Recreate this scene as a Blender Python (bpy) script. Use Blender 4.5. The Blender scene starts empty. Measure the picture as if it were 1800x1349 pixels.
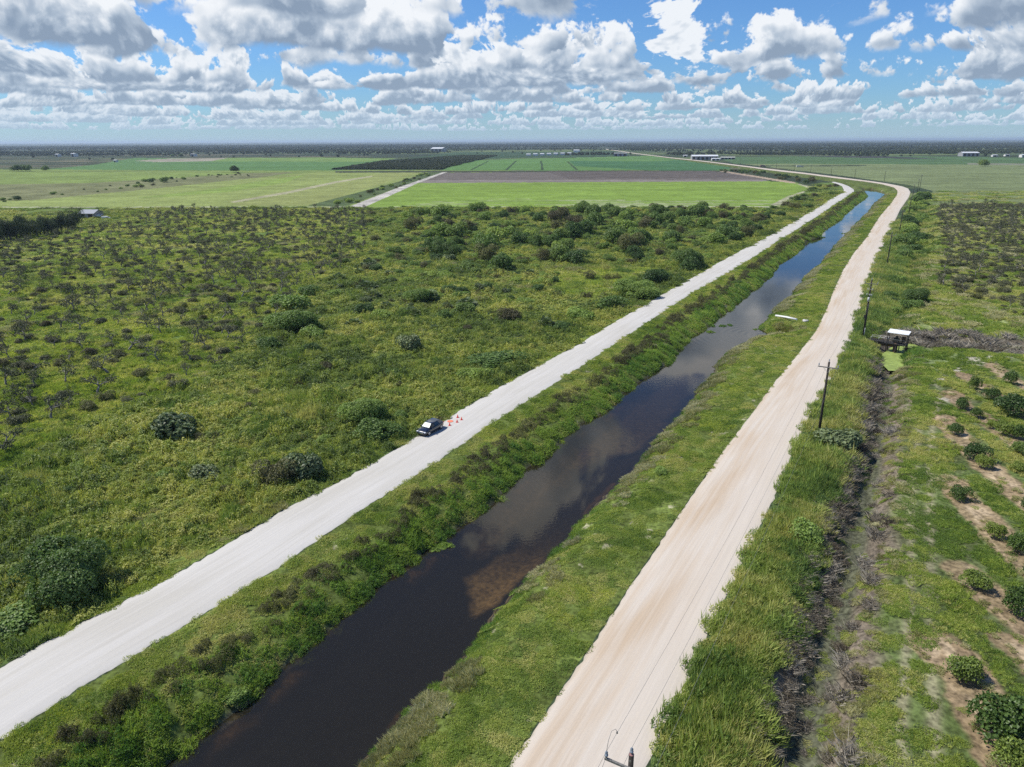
import bpy, math, random
import numpy as np
from mathutils import Vector, Matrix
PI = math.pi
sc = bpy.context.scene
COL = sc.collection
rng = np.random.default_rng(7)
random.seed(7)

# ------------------------------------------------------------------ camera (a drone 40 m above the roads)
F_PX = 1249.0; CX, CY = 900.0, 674.5; CAM_H = 40.0
PITCH = math.radians(18.87); ROLL = math.radians(0.22)
cd = bpy.data.cameras.new('camera'); cam = bpy.data.objects.new('camera', cd); COL.objects.link(cam)
cd.sensor_width = 36.0; cd.lens = F_PX / 1800.0 * 36.0; cd.clip_start = 0.5; cd.clip_end = 120000.0
_fw = Vector((0, math.cos(PITCH), -math.sin(PITCH))); _up = Vector((0, math.sin(PITCH), math.cos(PITCH))); _x = Vector((1, 0, 0))
_r = _x * math.cos(ROLL) - _up * math.sin(ROLL); _u = _x * math.sin(ROLL) + _up * math.cos(ROLL)
M4 = Matrix((( _r.x, _u.x, -_fw.x, 0), (_r.y, _u.y, -_fw.y, 0), (_r.z, _u.z, -_fw.z, CAM_H), (0, 0, 0, 1)))
cam.matrix_world = M4
sc.camera = cam

# ------------------------------------------------------------------ light
SUN_EL = 54.0; SUN_AZ = 281.0      # degrees, azimuth clockwise from +Y
world = bpy.data.worlds.new('World'); sc.world = world; world.use_nodes = True
sd = bpy.data.lights.new('sun', 'SUN'); sun = bpy.data.objects.new('sun', sd); COL.objects.link(sun)
sd.energy = 4.6; sd.angle = math.radians(0.53); sd.color = (1.0, 0.95, 0.86)
_sv = Vector((math.cos(math.radians(SUN_EL)) * math.sin(math.radians(SUN_AZ)), math.cos(math.radians(SUN_EL)) * math.cos(math.radians(SUN_AZ)), math.sin(math.radians(SUN_EL))))
sun.rotation_euler = _sv.to_track_quat('Z', 'Y').to_euler()
sc.view_settings.view_transform = 'Standard'; sc.view_settings.look = 'None'
sc.view_settings.exposure = 0.18; sc.view_settings.gamma = 1.0; sc.view_settings.use_curve_mapping = False
sc.cycles.max_bounces = 6; sc.cycles.diffuse_bounces = 2; sc.cycles.glossy_bounces = 3
sc.cycles.transmission_bounces = 4; sc.cycles.transparent_max_bounces = 8
sc.cycles.use_denoising = False
sc.cycles.caustics_reflective = False; sc.cycles.caustics_refractive = False
sc.cycles.sample_clamp_indirect = 2.0; sc.cycles.sample_clamp_direct = 2.5

def build_sky():
    nt = world.node_tree; nt.nodes.clear(); N = nt.nodes; L = nt.links
    def math_(op, a, b=None, c=None, clamp=False):
        n = N.new('ShaderNodeMath'); n.operation = op; n.use_clamp = clamp
        for i, v in enumerate((a, b, c)):
            if v is None: continue
            if isinstance(v, (int, float)): n.inputs[i].default_value = v
            else: L.new(v, n.inputs[i])
        return n.outputs[0]
    def mapr(v, a, b, c, d, smooth=False):
        n = N.new('ShaderNodeMapRange'); n.clamp = True
        if smooth: n.interpolation_type = 'SMOOTHSTEP'
        L.new(v, n.inputs[0])
        for i, k in enumerate((a, b, c, d)):
            if isinstance(k, (int, float)): n.inputs[i + 1].default_value = k
            else: L.new(k, n.inputs[i + 1])
        return n.outputs[0]
    tc = N.new('ShaderNodeTexCoord')
    nrm = N.new('ShaderNodeVectorMath'); nrm.operation = 'NORMALIZE'; L.new(tc.outputs['Generated'], nrm.inputs[0])
    D = nrm.outputs[0]
    sp = N.new('ShaderNodeSeparateXYZ'); L.new(D, sp.inputs[0])
    r2 = math_('SQRT', math_('ADD', math_('MULTIPLY', sp.outputs[0], sp.outputs[0]), math_('MULTIPLY', sp.outputs[1], sp.outputs[1])))
    r2 = math_('MAXIMUM', r2, 0.02)
    inv = math_('DIVIDE', 1.0, r2)
    vn = N.new('ShaderNodeVectorMath'); vn.operation = 'SCALE'; L.new(D, vn.inputs[0]); L.new(inv, vn.inputs['Scale'])
    Pn = vn.outputs[0]                                    # (cos az, sin az, tan el)
    def vadd(v, off):
        n = N.new('ShaderNodeVectorMath'); n.operation = 'ADD'; L.new(v, n.inputs[0]); n.inputs[1].default_value = off; return n.outputs[0]
    def vscale(v, s_):
        n = N.new('ShaderNodeVectorMath'); n.operation = 'SCALE'; L.new(v, n.inputs[0])
        if isinstance(s_, (int, float)): n.inputs['Scale'].default_value = s_
        else: L.new(s_, n.inputs['Scale'])
        return n.outputs[0]
    def noise(v, scale, det, rough=0.55):
        n = N.new('ShaderNodeTexNoise'); n.inputs['Scale'].default_value = scale; n.inputs['Detail'].default_value = det
        n.inputs['Roughness'].default_value = rough; L.new(v, n.inputs['Vector']); return n.outputs[0]
    T = None; B = None; Hz = None
    lp = _sv * 0.11
    for k, (d0, z0, h0, c0) in enumerate(SHELLS):
        wob = noise(vadd(Pn, (k * 3.7, k * 1.3, 0)), 3.0, 1.0)
        dk = math_('MULTIPLY_ADD', math_('SUBTRACT', wob, 0.5), d0 * 0.75, d0)
        P = vscale(Pn, dk)
        spz = N.new('ShaderNodeSeparateXYZ'); L.new(P, spz.inputs[0]); h = spz.outputs[2]
        flat = N.new('ShaderNodeVectorMath'); flat.operation = 'MULTIPLY_ADD'; L.new(P, flat.inputs[0]); flat.inputs[1].default_value = (1, 1, 0.30); flat.inputs[2].default_value = (SEEDX, SEEDY, k * 2.37)
        cov = noise(flat.outputs[0], 0.42, 1.5)
        fb = noise(vadd(P, (0, 0, k * 5.1)), 1.32, 6.0, 0.58)
        fb2 = noise(vadd(P, (lp.x, lp.y, k * 5.1 + lp.z)), 1.32, 3.0, 0.5)
        rel = math_('DIVIDE', math_('SUBTRACT', h, z0), h0)                  # 0 at base, 1 at the normal top
        relc = math_('MAXIMUM', rel, 0.0)
        e = math_('MULTIPLY_ADD', math_('SUBTRACT', fb, 0.5), 1.05, cov)
        bias = mapr(sp.outputs[0], -0.6, 0.45, 0.070, -0.028)
        e = math_('ADD', e, bias)
        e = math_('SUBTRACT', e, math_('MULTIPLY_ADD', math_('POWER', relc, 1.25), 0.30, COV0 + c0))
        base = mapr(math_('MULTIPLY_ADD', math_('SUBTRACT', fb, 0.5), 0.55, rel), -0.10, 0.02, 0.0, 1.0, True)
        a = math_('MULTIPLY', mapr(e, 0.0, 0.045, 0.0, 1.0, True), base)
        light = math_('MULTIPLY', math_('SUBTRACT', fb, fb2), 5.5)
        b = mapr(relc, 0.02, 0.50, 0.10 + (0.20 if k < 4 else 0.10 if k < 6 else 0.0), 1.0)
        b = math_('ADD', b, light)
        b = math_('ADD', b, mapr(e, 0.0, 0.15, 0.40, -0.04))
        b = math_('MULTIPLY', 1.0, b, clamp=True)
        hzk = 0.72 * (1.0 - math.exp(-d0 / 34.0))
        if T is None:
            T = math_('SUBTRACT', 1.0, a); B = math_('MULTIPLY', a, b); Hz = math_('MULTIPLY', a, hzk)
        else:
            w_ = math_('MULTIPLY', a, T)
            B = math_('MULTIPLY_ADD', w_, b, B); Hz = math_('MULTIPLY_ADD', w_, hzk, Hz)
            T = math_('MULTIPLY', T, math_('SUBTRACT', 1.0, a))
    A = math_('SUBTRACT', 1.0, T)
    bn = math_('DIVIDE', B, math_('MAXIMUM', A, 0.001))
    hzc = math_('DIVIDE', Hz, math_('MAXIMUM', A, 0.001))
    ramp = N.new('ShaderNodeValToRGB'); L.new(bn, ramp.inputs[0]); cr = ramp.color_ramp
    cr.elements[0].position = 0.05; cr.elements[0].color = (0.20, 0.265, 0.37, 1)
    cr.elements[1].position = 1.0; cr.elements[1].color = (0.86, 0.87, 0.89, 1)
    e = cr.elements.new(0.35); e.color = (0.35, 0.42, 0.52, 1)
    e = cr.elements.new(0.65); e.color = (0.57, 0.62, 0.69, 1)
    # sky
    sky = N.new('ShaderNodeTexSky'); sky.sky_type = 'NISHITA'; sky.sun_disc = False
    sky.sun_elevation = math.radians(SUN_EL); sky.sun_rotation = math.radians(SUN_AZ)
    sky.altitude = 10; sky.air_density = 1.0; sky.dust_density = 0.35; sky.ozone_density = 2.5
    skm = N.new('ShaderNodeVectorMath'); skm.operation = 'MULTIPLY'; L.new(sky.outputs[0], skm.inputs[0])
    skm.inputs[1].default_value = SKY_TINT
    mix = N.new('ShaderNodeMix'); mix.data_type = 'RGBA'; L.new(A, mix.inputs[0]); L.new(skm.outputs[0], mix.inputs[6]); 
    cl = N.new('ShaderNodeVectorMath'); cl.operation = 'SCALE'; L.new(ramp.outputs[0], cl.inputs[0]); cl.inputs['Scale'].default_value = 1.0 / SKY_STR
    hm = N.new('ShaderNodeMix'); hm.data_type = 'RGBA'; L.new(hzc, hm.inputs[0]); L.new(cl.outputs[0], hm.inputs[6]); hm.inputs[7].default_value = (0.44 / SKY_STR, 0.57 / SKY_STR, 0.70 / SKY_STR, 1)
    L.new(hm.outputs[2], mix.inputs[7])
    # thick air toward the horizon veils clouds and sky alike
    hz = mapr(sp.outputs[2], 0.0, 0.075, 1.0, 0.0)
    hz = math_('MULTIPLY', math_('POWER', hz, 3.0), 0.62)
    mx2 = N.new('ShaderNodeMix'); mx2.data_type = 'RGBA'; L.new(hz, mx2.inputs[0]); L.new(mix.outputs[2], mx2.inputs[6])
    mx2.inputs[7].default_value = (0.44 / SKY_STR, 0.59 / SKY_STR, 0.72 / SKY_STR, 1)
    bg = N.new('ShaderNodeBackground'); bg.inputs[1].default_value = SKY_STR; L.new(mx2.outputs[2], bg.inputs[0])
    out = N.new('ShaderNodeOutputWorld'); L.new(bg.outputs[0], out.inputs[0])
    world.cycles.sampling_method = 'MANUAL'; world.cycles.sample_map_resolution = 512
SKY_STR = 0.1; SKY_TINT = (0.47, 0.75, 1.12); SEEDX, SEEDY, COV0 = 63.7, 14.2, 0.455
SHELLS = ((2.2, 0.95, 0.8, .03), (3.6, 1.0, 0.8, .03), (5.0, 0.95, 0.9, .02), (6.6, 0.97, 0.85, .002), (8.4, 0.93, 0.85, -.008), (10.4, 1.0, 0.8, -.012), (13.0, 0.95, 0.75, -.02), (16.0, 1.0, 0.7, -.03), (20.0, 0.95, 0.7, -.035), (26.0, 1.0, 0.65, -.045), (35.0, 1.0, 0.7, -.07), (48.0, 1.0, 0.8, -.08), (70.0, 1.0, 0.9, -.08))
build_sky()

# ------------------------------------------------------------------ survey helpers (photo pixel <-> point on the ground)
Rv = np.array(_r); Uv = np.array(_u); Fv = np.array(_fw)
def G(px, py, z=0.0):
    d = Fv + Rv * ((px - CX) / F_PX) + Uv * (-(py - CY) / F_PX)
    t = (z - CAM_H) / d[2]
    return (d[0] * t, d[1] * t)
def GL(pts, z=0.0): return np.array([G(a, b, z) for a, b in pts])
def proj(X, Y, Z=0.0):
    dx, dy, dz = X, Y, Z - CAM_H
    w = dx * Fv[0] + dy * Fv[1] + dz * Fv[2]
    u = dx * Rv[0] + dy * Rv[1] + dz * Rv[2]; v = dx * Uv[0] + dy * Uv[1] + dz * Uv[2]
    ok = w > 3.0; w = np.where(ok, w, 1.0)
    return np.where(ok, CX + F_PX * u / w, 1e7), np.where(ok, CY - F_PX * v / w, 1e7)
def inpoly(X, Y, poly):
    poly = np.asarray(poly, float); res = np.zeros(X.shape, bool)
    m = (X >= poly[:, 0].min()) & (X <= poly[:, 0].max()) & (Y >= poly[:, 1].min()) & (Y <= poly[:, 1].max())
    if not m.any(): return res
    x, y = X[m], Y[m]; r = np.zeros(x.shape, bool); n = len(poly)
    for i in range(n):
        x1, y1 = poly[i]; x2, y2 = poly[(i + 1) % n]
        if y1 == y2: continue
        c = ((y1 > y) != (y2 > y)) & (x < (x2 - x1) * (y - y1) / (y2 - y1) + x1)
        r ^= c
    res[m] = r; return res
def segdist(X, Y, line):
    line = np.asarray(line, float); best = np.full(X.shape, 1e12)
    for (x1, y1), (x2, y2) in zip(line[:-1], line[1:]):
        ex, ey = x2 - x1, y2 - y1; L2 = ex * ex + ey * ey + 1e-9
        t = np.clip(((X - x1) * ex + (Y - y1) * ey) / L2, 0, 1)
        d = (X - x1 - t * ex) ** 2 + (Y - y1 - t * ey) ** 2
        np.minimum(best, d, out=best)
    return np.sqrt(best)
def sdpoly(X, Y, poly):
    d = segdist(X, Y, np.vstack([poly, poly[:1]]))
    return np.where(inpoly(X, Y, poly), -d, d)
def _hash(ix, iy, s):
    h = (ix.astype(np.int64) * 374761393 + iy.astype(np.int64) * 668265263 + s * 982451653) & 0x7fffffff
    h = ((h ^ (h >> 13)) * 1274126177) & 0x7fffffff
    return ((h ^ (h >> 16)) & 0xffffff) / float(0xffffff)
def vnoise(x, y, s=0):
    ix, iy = np.floor(x), np.floor(y); fx, fy = x - ix, y - iy
    fx = fx * fx * (3 - 2 * fx); fy = fy * fy * (3 - 2 * fy)
    a = _hash(ix, iy, s); b = _hash(ix + 1, iy, s); c = _hash(ix, iy + 1, s); d = _hash(ix + 1, iy + 1, s)
    return (a + (b - a) * fx) * (1 - fy) + (c + (d - c) * fx) * fy
def fbm(x, y, s=0, o=4):
    r = 0; amp = .5; t = 0
    for i in range(o):
        r = r + amp * vnoise(x, y, s + i * 17); t += amp; amp *= .5; x = x * 2.03 + 11.3; y = y * 2.03 + 5.7
    return r / t
def sstep(x, a, b):
    t = np.clip((x - a) / (b - a), 0, 1); return t * t * (3 - 2 * t)

# ------------------------------------------------------------------ traced outlines
WL = -2.3                                    # canal water level
L_LEFT = [(-420, 1440), (-200, 1300), (0, 1173), (100, 1116.7), (176.7, 1076.7), (274, 1027.6), (385, 964.7), (459, 918.4), (525.6, 879.6), (588.5, 850),
          (660, 810), (733.6, 766.5), (791.7, 731), (868, 685.6), (929, 652), (1014.7, 606), (1085, 563), (1150, 525.6), (1214.4, 489), (1292, 445.6),
          (1350, 415), (1383, 396), (1416.7, 376.7), (1434, 365.8), (1460, 350), (1481.7, 338.3), (1483, 334), (1480, 327.5), (1471.7, 324), (1461.7, 320.8)]
L_RIGHT = [(-420, 1590), (-200, 1440), (0, 1305), (100, 1236.7), (200, 1176), (255.5, 1142), (348, 1086.8), (422, 1038.7), (496, 994), (570, 942.5), (662.5, 879.6),
           (714, 848), (776, 807.8), (852.8, 752.8), (929, 704), (1005.5, 655), (1088, 600), (1150, 559), (1216.7, 515.6), (1283, 477.8), (1350, 436.7), (1368, 423),
           (1393, 409), (1416.7, 393), (1443, 376.7), (1466.7, 360), (1488, 346.7), (1501.7, 336.7), (1500.8, 333), (1491.7, 327.5), (1480, 323), (1466.7, 320)]
R_LEFT = [(800, 1500), (890, 1349), (1000, 1190.6), (1065, 1093), (1122, 1007.5), (1175, 930), (1227.8, 853), (1264.5, 800), (1314, 736), (1361, 672), (1390, 637),
          (1411, 611), (1433, 583), (1452, 545), (1465.6, 509), (1481, 475.6), (1499, 446.7), (1523, 418), (1531.7, 403), (1546.7, 380), (1566.7, 356.7),
          (1576.7, 341.7), (1577.5, 335.8), (1571.7, 330), (1550, 324), (1516.7, 319), (1466.7, 313.3), (1416.7, 306.6), (1383, 303), (1350, 299.2), (1322, 295.2),
          (1286.7, 290.8), (1251, 286.2), (1215.5, 282), (1180, 278.4), (1120, 271), (1065, 263)]
R_RIGHT = [(1090, 1460), (1140, 1349), (1162.7, 1296), (1191, 1239), (1219.7, 1174), (1240, 1133.6), (1260, 1084.8), (1280.7, 1044), (1321, 962.7), (1345.8, 909.8),
           (1366, 869), (1392.6, 800), (1408, 763.6), (1431.7, 715), (1455, 680), (1476.4, 631), (1495.8, 602), (1509, 556), (1518, 528), (1529.8, 489), (1551, 437),
           (1566.7, 403), (1583, 368), (1598, 346.7), (1600.8, 338), (1596.7, 331.7), (1586.7, 328), (1558, 322.5), (1533, 318.9), (1500, 314.8), (1466.7, 310.6),
           (1416.7, 304.2), (1350, 296.8), (1322, 293.2), (1286.7, 289), (1251, 284.7), (1215.5, 280.7), (1180, 277.2), (1120, 270), (1065, 262)]
C_LEFT = [(150, 1440), (296.7, 1345), (360, 1301.7), (416.7, 1256.7), (430, 1250), (453, 1226.7), (500, 1183), (550, 1140), (600, 1098), (681, 1023.9), (736, 986.9), (765, 960),
          (777, 960), (800, 939), (822, 925), (883, 878), (920, 832), (950, 815), (975, 798.6), (1000, 765), (1017.8, 752.8), (1063.6, 728), (1097, 694.7), (1143, 664), (1178, 640),
          (1196, 622), (1214, 595.6), (1240, 580), (1245, 578), (1265.6, 560), (1283, 546.7), (1305.6, 529), (1328, 509), (1356.7, 486.7), (1372, 464.4), (1401, 446.7),
          (1425.6, 422), (1445, 418.5), (1441, 413), (1456.7, 400), (1480, 386), (1483, 380.8), (1503, 361.7), (1523, 347.5), (1525, 341.7), (1518, 333)]
C_RIGHT = [(560, 1420), (618, 1349), (703.5, 1260), (760.5, 1203), (833.7, 1125.6), (862, 1076.8), (907, 1032), (980, 962.8), (1008, 925), (1050, 881), (1100, 835),
           (1134, 795.6), (1152, 771), (1195, 731), (1213, 700.8), (1250, 658), (1259, 642), (1274.4, 622), (1310, 602), (1350, 595), (1376, 592),
           (1346, 585), (1332, 577.8), (1350, 560), (1361, 542), (1390, 520), (1412, 489), (1434.4, 469), (1461, 442), (1483, 415.6), (1492, 408), (1508, 390), (1525, 376.7), (1535, 360),
           (1548, 350), (1555, 343), (1551.7, 339), (1533, 334)]
def wobble(line, amp, s):
    # resample a traced edge every ~1.5 m (coarser far off) and give it a ragged outline
    out = []; rs = np.random.default_rng(s)
    for (a, b) in zip(line[:-1], line[1:]):
        d = np.linalg.norm(b - a); r = np.linalg.norm(a)
        n = max(1, int(d / max(0.8, r * 0.012)))
        for i in range(n):
            p = a + (b - a) * i / n; nn = np.array([-(b - a)[1], (b - a)[0]]) / (d + 1e-9)
            out.append(p + nn * rs.normal(0, amp))
    out.append(line[-1]); return np.array(out)
LLw, LRw, RLw, RRw = GL(L_LEFT), GL(L_RIGHT), GL(R_LEFT), GL(R_RIGHT)
CLw, CRw = wobble(GL(C_LEFT, WL), 0.16, 3), wobble(GL(C_RIGHT, WL), 0.16, 4)
ROAD_L = np.vstack([LLw, LRw[::-1]]); ROAD_R = np.vstack([RLw, RRw[::-1]]); CANAL = np.vstack([CLw, CRw[::-1]])
DITCH = GL([(1375, 1460), (1405, 1349), (1428, 1220), (1455, 1125), (1478, 1040), (1492, 983), (1512, 900), (1524, 850), (1535, 780), (1545, 720), (1560, 655), (1570, 640)], -1.6)
DITCH2 = GL([(1560, 640), (1572, 612), (1600, 606), (1660, 610), (1730, 617), (1810, 622), (1950, 640)], -1.6)
DITCH3 = GL([(1560, 585), (1585, 548), (1592, 520), (1600, 470), (1610, 430), (1616, 400), (1622, 370), (1626, 345)], -0.5)
Lc_mid = None

def fields(X, Y):
    r = np.hypot(X, Y); m = (r < 1150) & (Y > -30)
    out = {k: np.full(X.shape, 500.0) for k in ('dC', 'dL', 'dR', 'dD', 'dD2', 'dD3')}
    x, y = X[m], Y[m]
    out['dC'][m] = sdpoly(x, y, CANAL); out['dL'][m] = sdpoly(x, y, ROAD_L); out['dR'][m] = sdpoly(x, y, ROAD_R)
    out['dD'][m] = segdist(x, y, DITCH); out['dD2'][m] = segdist(x, y, DITCH2); out['dD3'][m] = segdist(x, y, DITCH3)
    return out
def height(X, Y, f=None):
    f = f or fields(X, Y)
    dC = f['dC']; dl = np.maximum(np.minimum(f['dL'], f['dR']), -1)
    t = np.clip(dC / 5.0, 0, 1); t = t * (1.7 - 0.7 * t)
    h = (WL - 0.1) * (1 - np.clip(t, 0, 1))
    h = np.where(dC < 0, WL - 0.1 + np.maximum(dC * 0.45, -1.1), h)
    dn = f['dD'] + (fbm(X / 2.5, Y / 2.5, 61, 3) - .5) * 2.2
    h = h - 2.1 * np.exp(-(dn / 2.5) ** 2) - 1.9 * np.exp(-(f['dD2'] / 3.2) ** 4) - 1.0 * np.exp(-(f['dD3'] / 2.0) ** 2)
    # spoil bank of dug soil beside the ditch
    sp = (f['dD2'] > 4.0) & (f['dD2'] < 9)
    a = sstep(dl, 0.3, 2.5)
    near = np.hypot(X, Y) < 1150
    bump = (fbm(X / 1.1, Y / 1.1, 5, 3) - .45) * .04 + (fbm(X / 7., Y / 7., 9, 3) - .5) * .8
    h = h + np.where(near, bump * a * sstep(dC, 0.3, 3.0), (fbm(X / 60, Y / 60, 3, 3) - .5) * 1.2 * sstep(np.hypot(X, Y), 1150, 1800))
    h = h - 0.22 * a
    h = np.where(dl < 0.35, np.minimum(h, -0.02), h)
    return h

# pixel-map zones (all are areas of ground, given where they lie in the survey)
Z_THICKET = [(650, 366), (1370, 366), (1330, 400), (1215, 465), (1160, 492), (1160, 478), (1080, 465), (985, 462), (960, 545), (820, 560), (610, 560), (560, 470), (640, 440)]
Z_DEADL = [(-300, 440), (0, 400), (60, 412), (215, 388), (290, 368), (640, 368), (650, 430), (580, 490), (520, 520), (420, 620), (330, 690), (210, 715), (120, 760), (-100, 900), (-500, 900)]
Z_CLEAR = [(985, 465), (1080, 466), (1165, 470), (1080, 510), (1040, 522), (990, 520), (960, 500)]
Z_RFIELD = [(1640, 336), (2100, 336), (2400, 590), (1800, 565), (1745, 545), (1640, 500), (1655, 440), (1640, 380)]
Z_RGRASS = [(1600, 340), (2100, 336), (2400, 600), (1640, 590), (1560, 560), (1570, 480)]
Z_ORCH = [(1500, 1500), (1530, 1100), (1560, 850), (1600, 700), (1660, 640), (2300, 640), (2600, 1500)]

# ------------------------------------------------------------------ materials
def newmat(name):
    m = bpy.data.materials.new(name); m.use_nodes = True; nt = m.node_tree; nt.nodes.clear()
    return m, nt, nt.nodes, nt.links
def mat_plain(name, col, rough=0.8, metal=0.0, spec=0.4, var=0.0, scale=4.0, coat=0.0):
    m, nt, N, L = newmat(name)
    b = N.new('ShaderNodeBsdfPrincipled'); o = N.new('ShaderNodeOutputMaterial'); L.new(b.outputs[0], o.inputs[0])
    b.inputs['Base Color'].default_value = (*col, 1); b.inputs['Roughness'].default_value = rough; b.inputs['Metallic'].default_value = metal
    b.inputs['Specular IOR Level'].default_value = spec; b.inputs['Coat Weight'].default_value = coat
    if var > 0:
        tc = N.new('ShaderNodeTexCoord'); n = N.new('ShaderNodeTexNoise'); n.inputs['Scale'].default_value = scale; n.inputs['Detail'].default_value = 5
        L.new(tc.outputs['Object'], n.inputs['Vector'])
        mr = N.new('ShaderNodeMapRange'); mr.inputs[1].default_value = .3; mr.inputs[2].default_value = .7; mr.inputs[3].default_value = 1 - var; mr.inputs[4].default_value = 1 + var
        L.new(n.outputs[0], mr.inputs[0])
        s = N.new('ShaderNodeVectorMath'); s.operation = 'SCALE'; s.inputs[0].default_value = col; L.new(mr.outputs[0], s.inputs['Scale']); L.new(s.outputs[0], b.inputs['Base Color'])
    return m
def mat_leaf(name, cols, transl=0.3, nscale=0.05, rough=0.55, inst_var=0.25):
    """leaf colours drift from plant to plant and over the site; lv is a per-leaf random value"""
    m, nt, N, L = newmat(name)
    oi = N.new('ShaderNodeObjectInfo'); at = N.new('ShaderNodeAttribute'); at.attribute_name = 'lv'
    no = N.new('ShaderNodeTexNoise'); no.inputs['Scale'].default_value = nscale; no.inputs['Detail'].default_value = 3
    L.new(oi.outputs['Location'], no.inputs['Vector'])
    def mth(op, a, b, c=None):
        n = N.new('ShaderNodeMath'); n.operation = op
        for i, v in enumerate((a, b, c)):
            if v is None: continue
            if isinstance(v, (int, float)): n.inputs[i].default_value = v
            else: L.new(v, n.inputs[i])
        return n.outputs[0]
    t = mth('MULTIPLY_ADD', no.outputs[0], 2.4, -0.95)
    t = mth('ADD', t, mth('MULTIPLY_ADD', oi.outputs['Random'], 0.8, -0.15))
    t = mth('ADD', t, mth('MULTIPLY_ADD', at.outputs['Fac'], 0.5, -0.25))
    rp = N.new('ShaderNodeValToRGB'); L.new(t, rp.inputs[0]); cr = rp.color_ramp
    n_ = len(cols); cr.elements[0].position = 0.05; cr.elements[0].color = (*cols[0], 1); cr.elements[1].position = 0.95; cr.elements[1].color = (*cols[-1], 1)
    for i in range(1, n_ - 1):
        e = cr.elements.new(0.05 + 0.9 * i / (n_ - 1)); e.color = (*cols[i], 1)
    sc_ = mth('MULTIPLY_ADD', at.outputs['Fac'], 0.7, 0.65)
    vs = N.new('ShaderNodeVectorMath'); vs.operation = 'SCALE'; L.new(rp.outputs[0], vs.inputs[0]); L.new(sc_, vs.inputs['Scale'])
    b = N.new('ShaderNodeBsdfPrincipled'); b.inputs['Roughness'].default_value = rough; b.inputs['Specular IOR Level'].default_value = 0.35
    L.new(vs.outputs[0], b.inputs['Base Color'])
    tr = N.new('ShaderNodeBsdfTranslucent')
    hs = N.new('ShaderNodeVectorMath'); hs.operation = 'MULTIPLY'; L.new(vs.outputs[0], hs.inputs[0]); hs.inputs[1].default_value = (1.4, 1.45, 0.85); L.new(hs.outputs[0], tr.inputs[0])
    mx = N.new('ShaderNodeMixShader'); mx.inputs[0].default_value = transl; L.new(b.outputs[0], mx.inputs[1]); L.new(tr.outputs[0], mx.inputs[2])
    o = N.new('ShaderNodeOutputMaterial'); L.new(mx.outputs[0], o.inputs[0])
    return m
def npmesh(name, V, Fc, mats=(), lv=None, midx=None, smooth=False):
    me = bpy.data.meshes.new(name); V = np.asarray(V, np.float32); Fc = np.asarray(Fc, np.int32); nf, k = Fc.shape
    me.vertices.add(len(V)); me.vertices.foreach_set('co', V.ravel())
    me.loops.add(nf * k); me.loops.foreach_set('vertex_index', Fc.ravel())
    me.polygons.add(nf); me.polygons.foreach_set('loop_start', np.arange(nf, dtype=np.int32) * k); me.polygons.foreach_set('loop_total', np.full(nf, k, np.int32))
    for m in mats: me.materials.append(m)
    if midx is not None: me.polygons.foreach_set('material_index', np.asarray(midx, np.int32))
    if lv is not None:
        a = me.attributes.new('lv', 'FLOAT', 'FACE'); a.data.foreach_set('value', np.asarray(lv, np.float32))
    me.polygons.foreach_set('use_smooth', np.full(nf, smooth))
    me.update(calc_edges=True); return me
def link(name, me, loc=(0, 0, 0), rz=0.0, scale=1.0, parent=None):
    o = bpy.data.objects.new(name, me); COL.objects.link(o); o.location = loc; o.rotation_euler = (0, 0, rz)
    o.scale = (scale,) * 3 if isinstance(scale, (int, float)) else scale
    if parent: o.parent = parent
    return o
def tag(o, label=None, cat=None, group=None, kind=None):
    if label: o['label'] = label
    if cat: o['category'] = cat
    if group: o['group'] = group
    if kind: o['kind'] = kind
    return o

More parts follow.
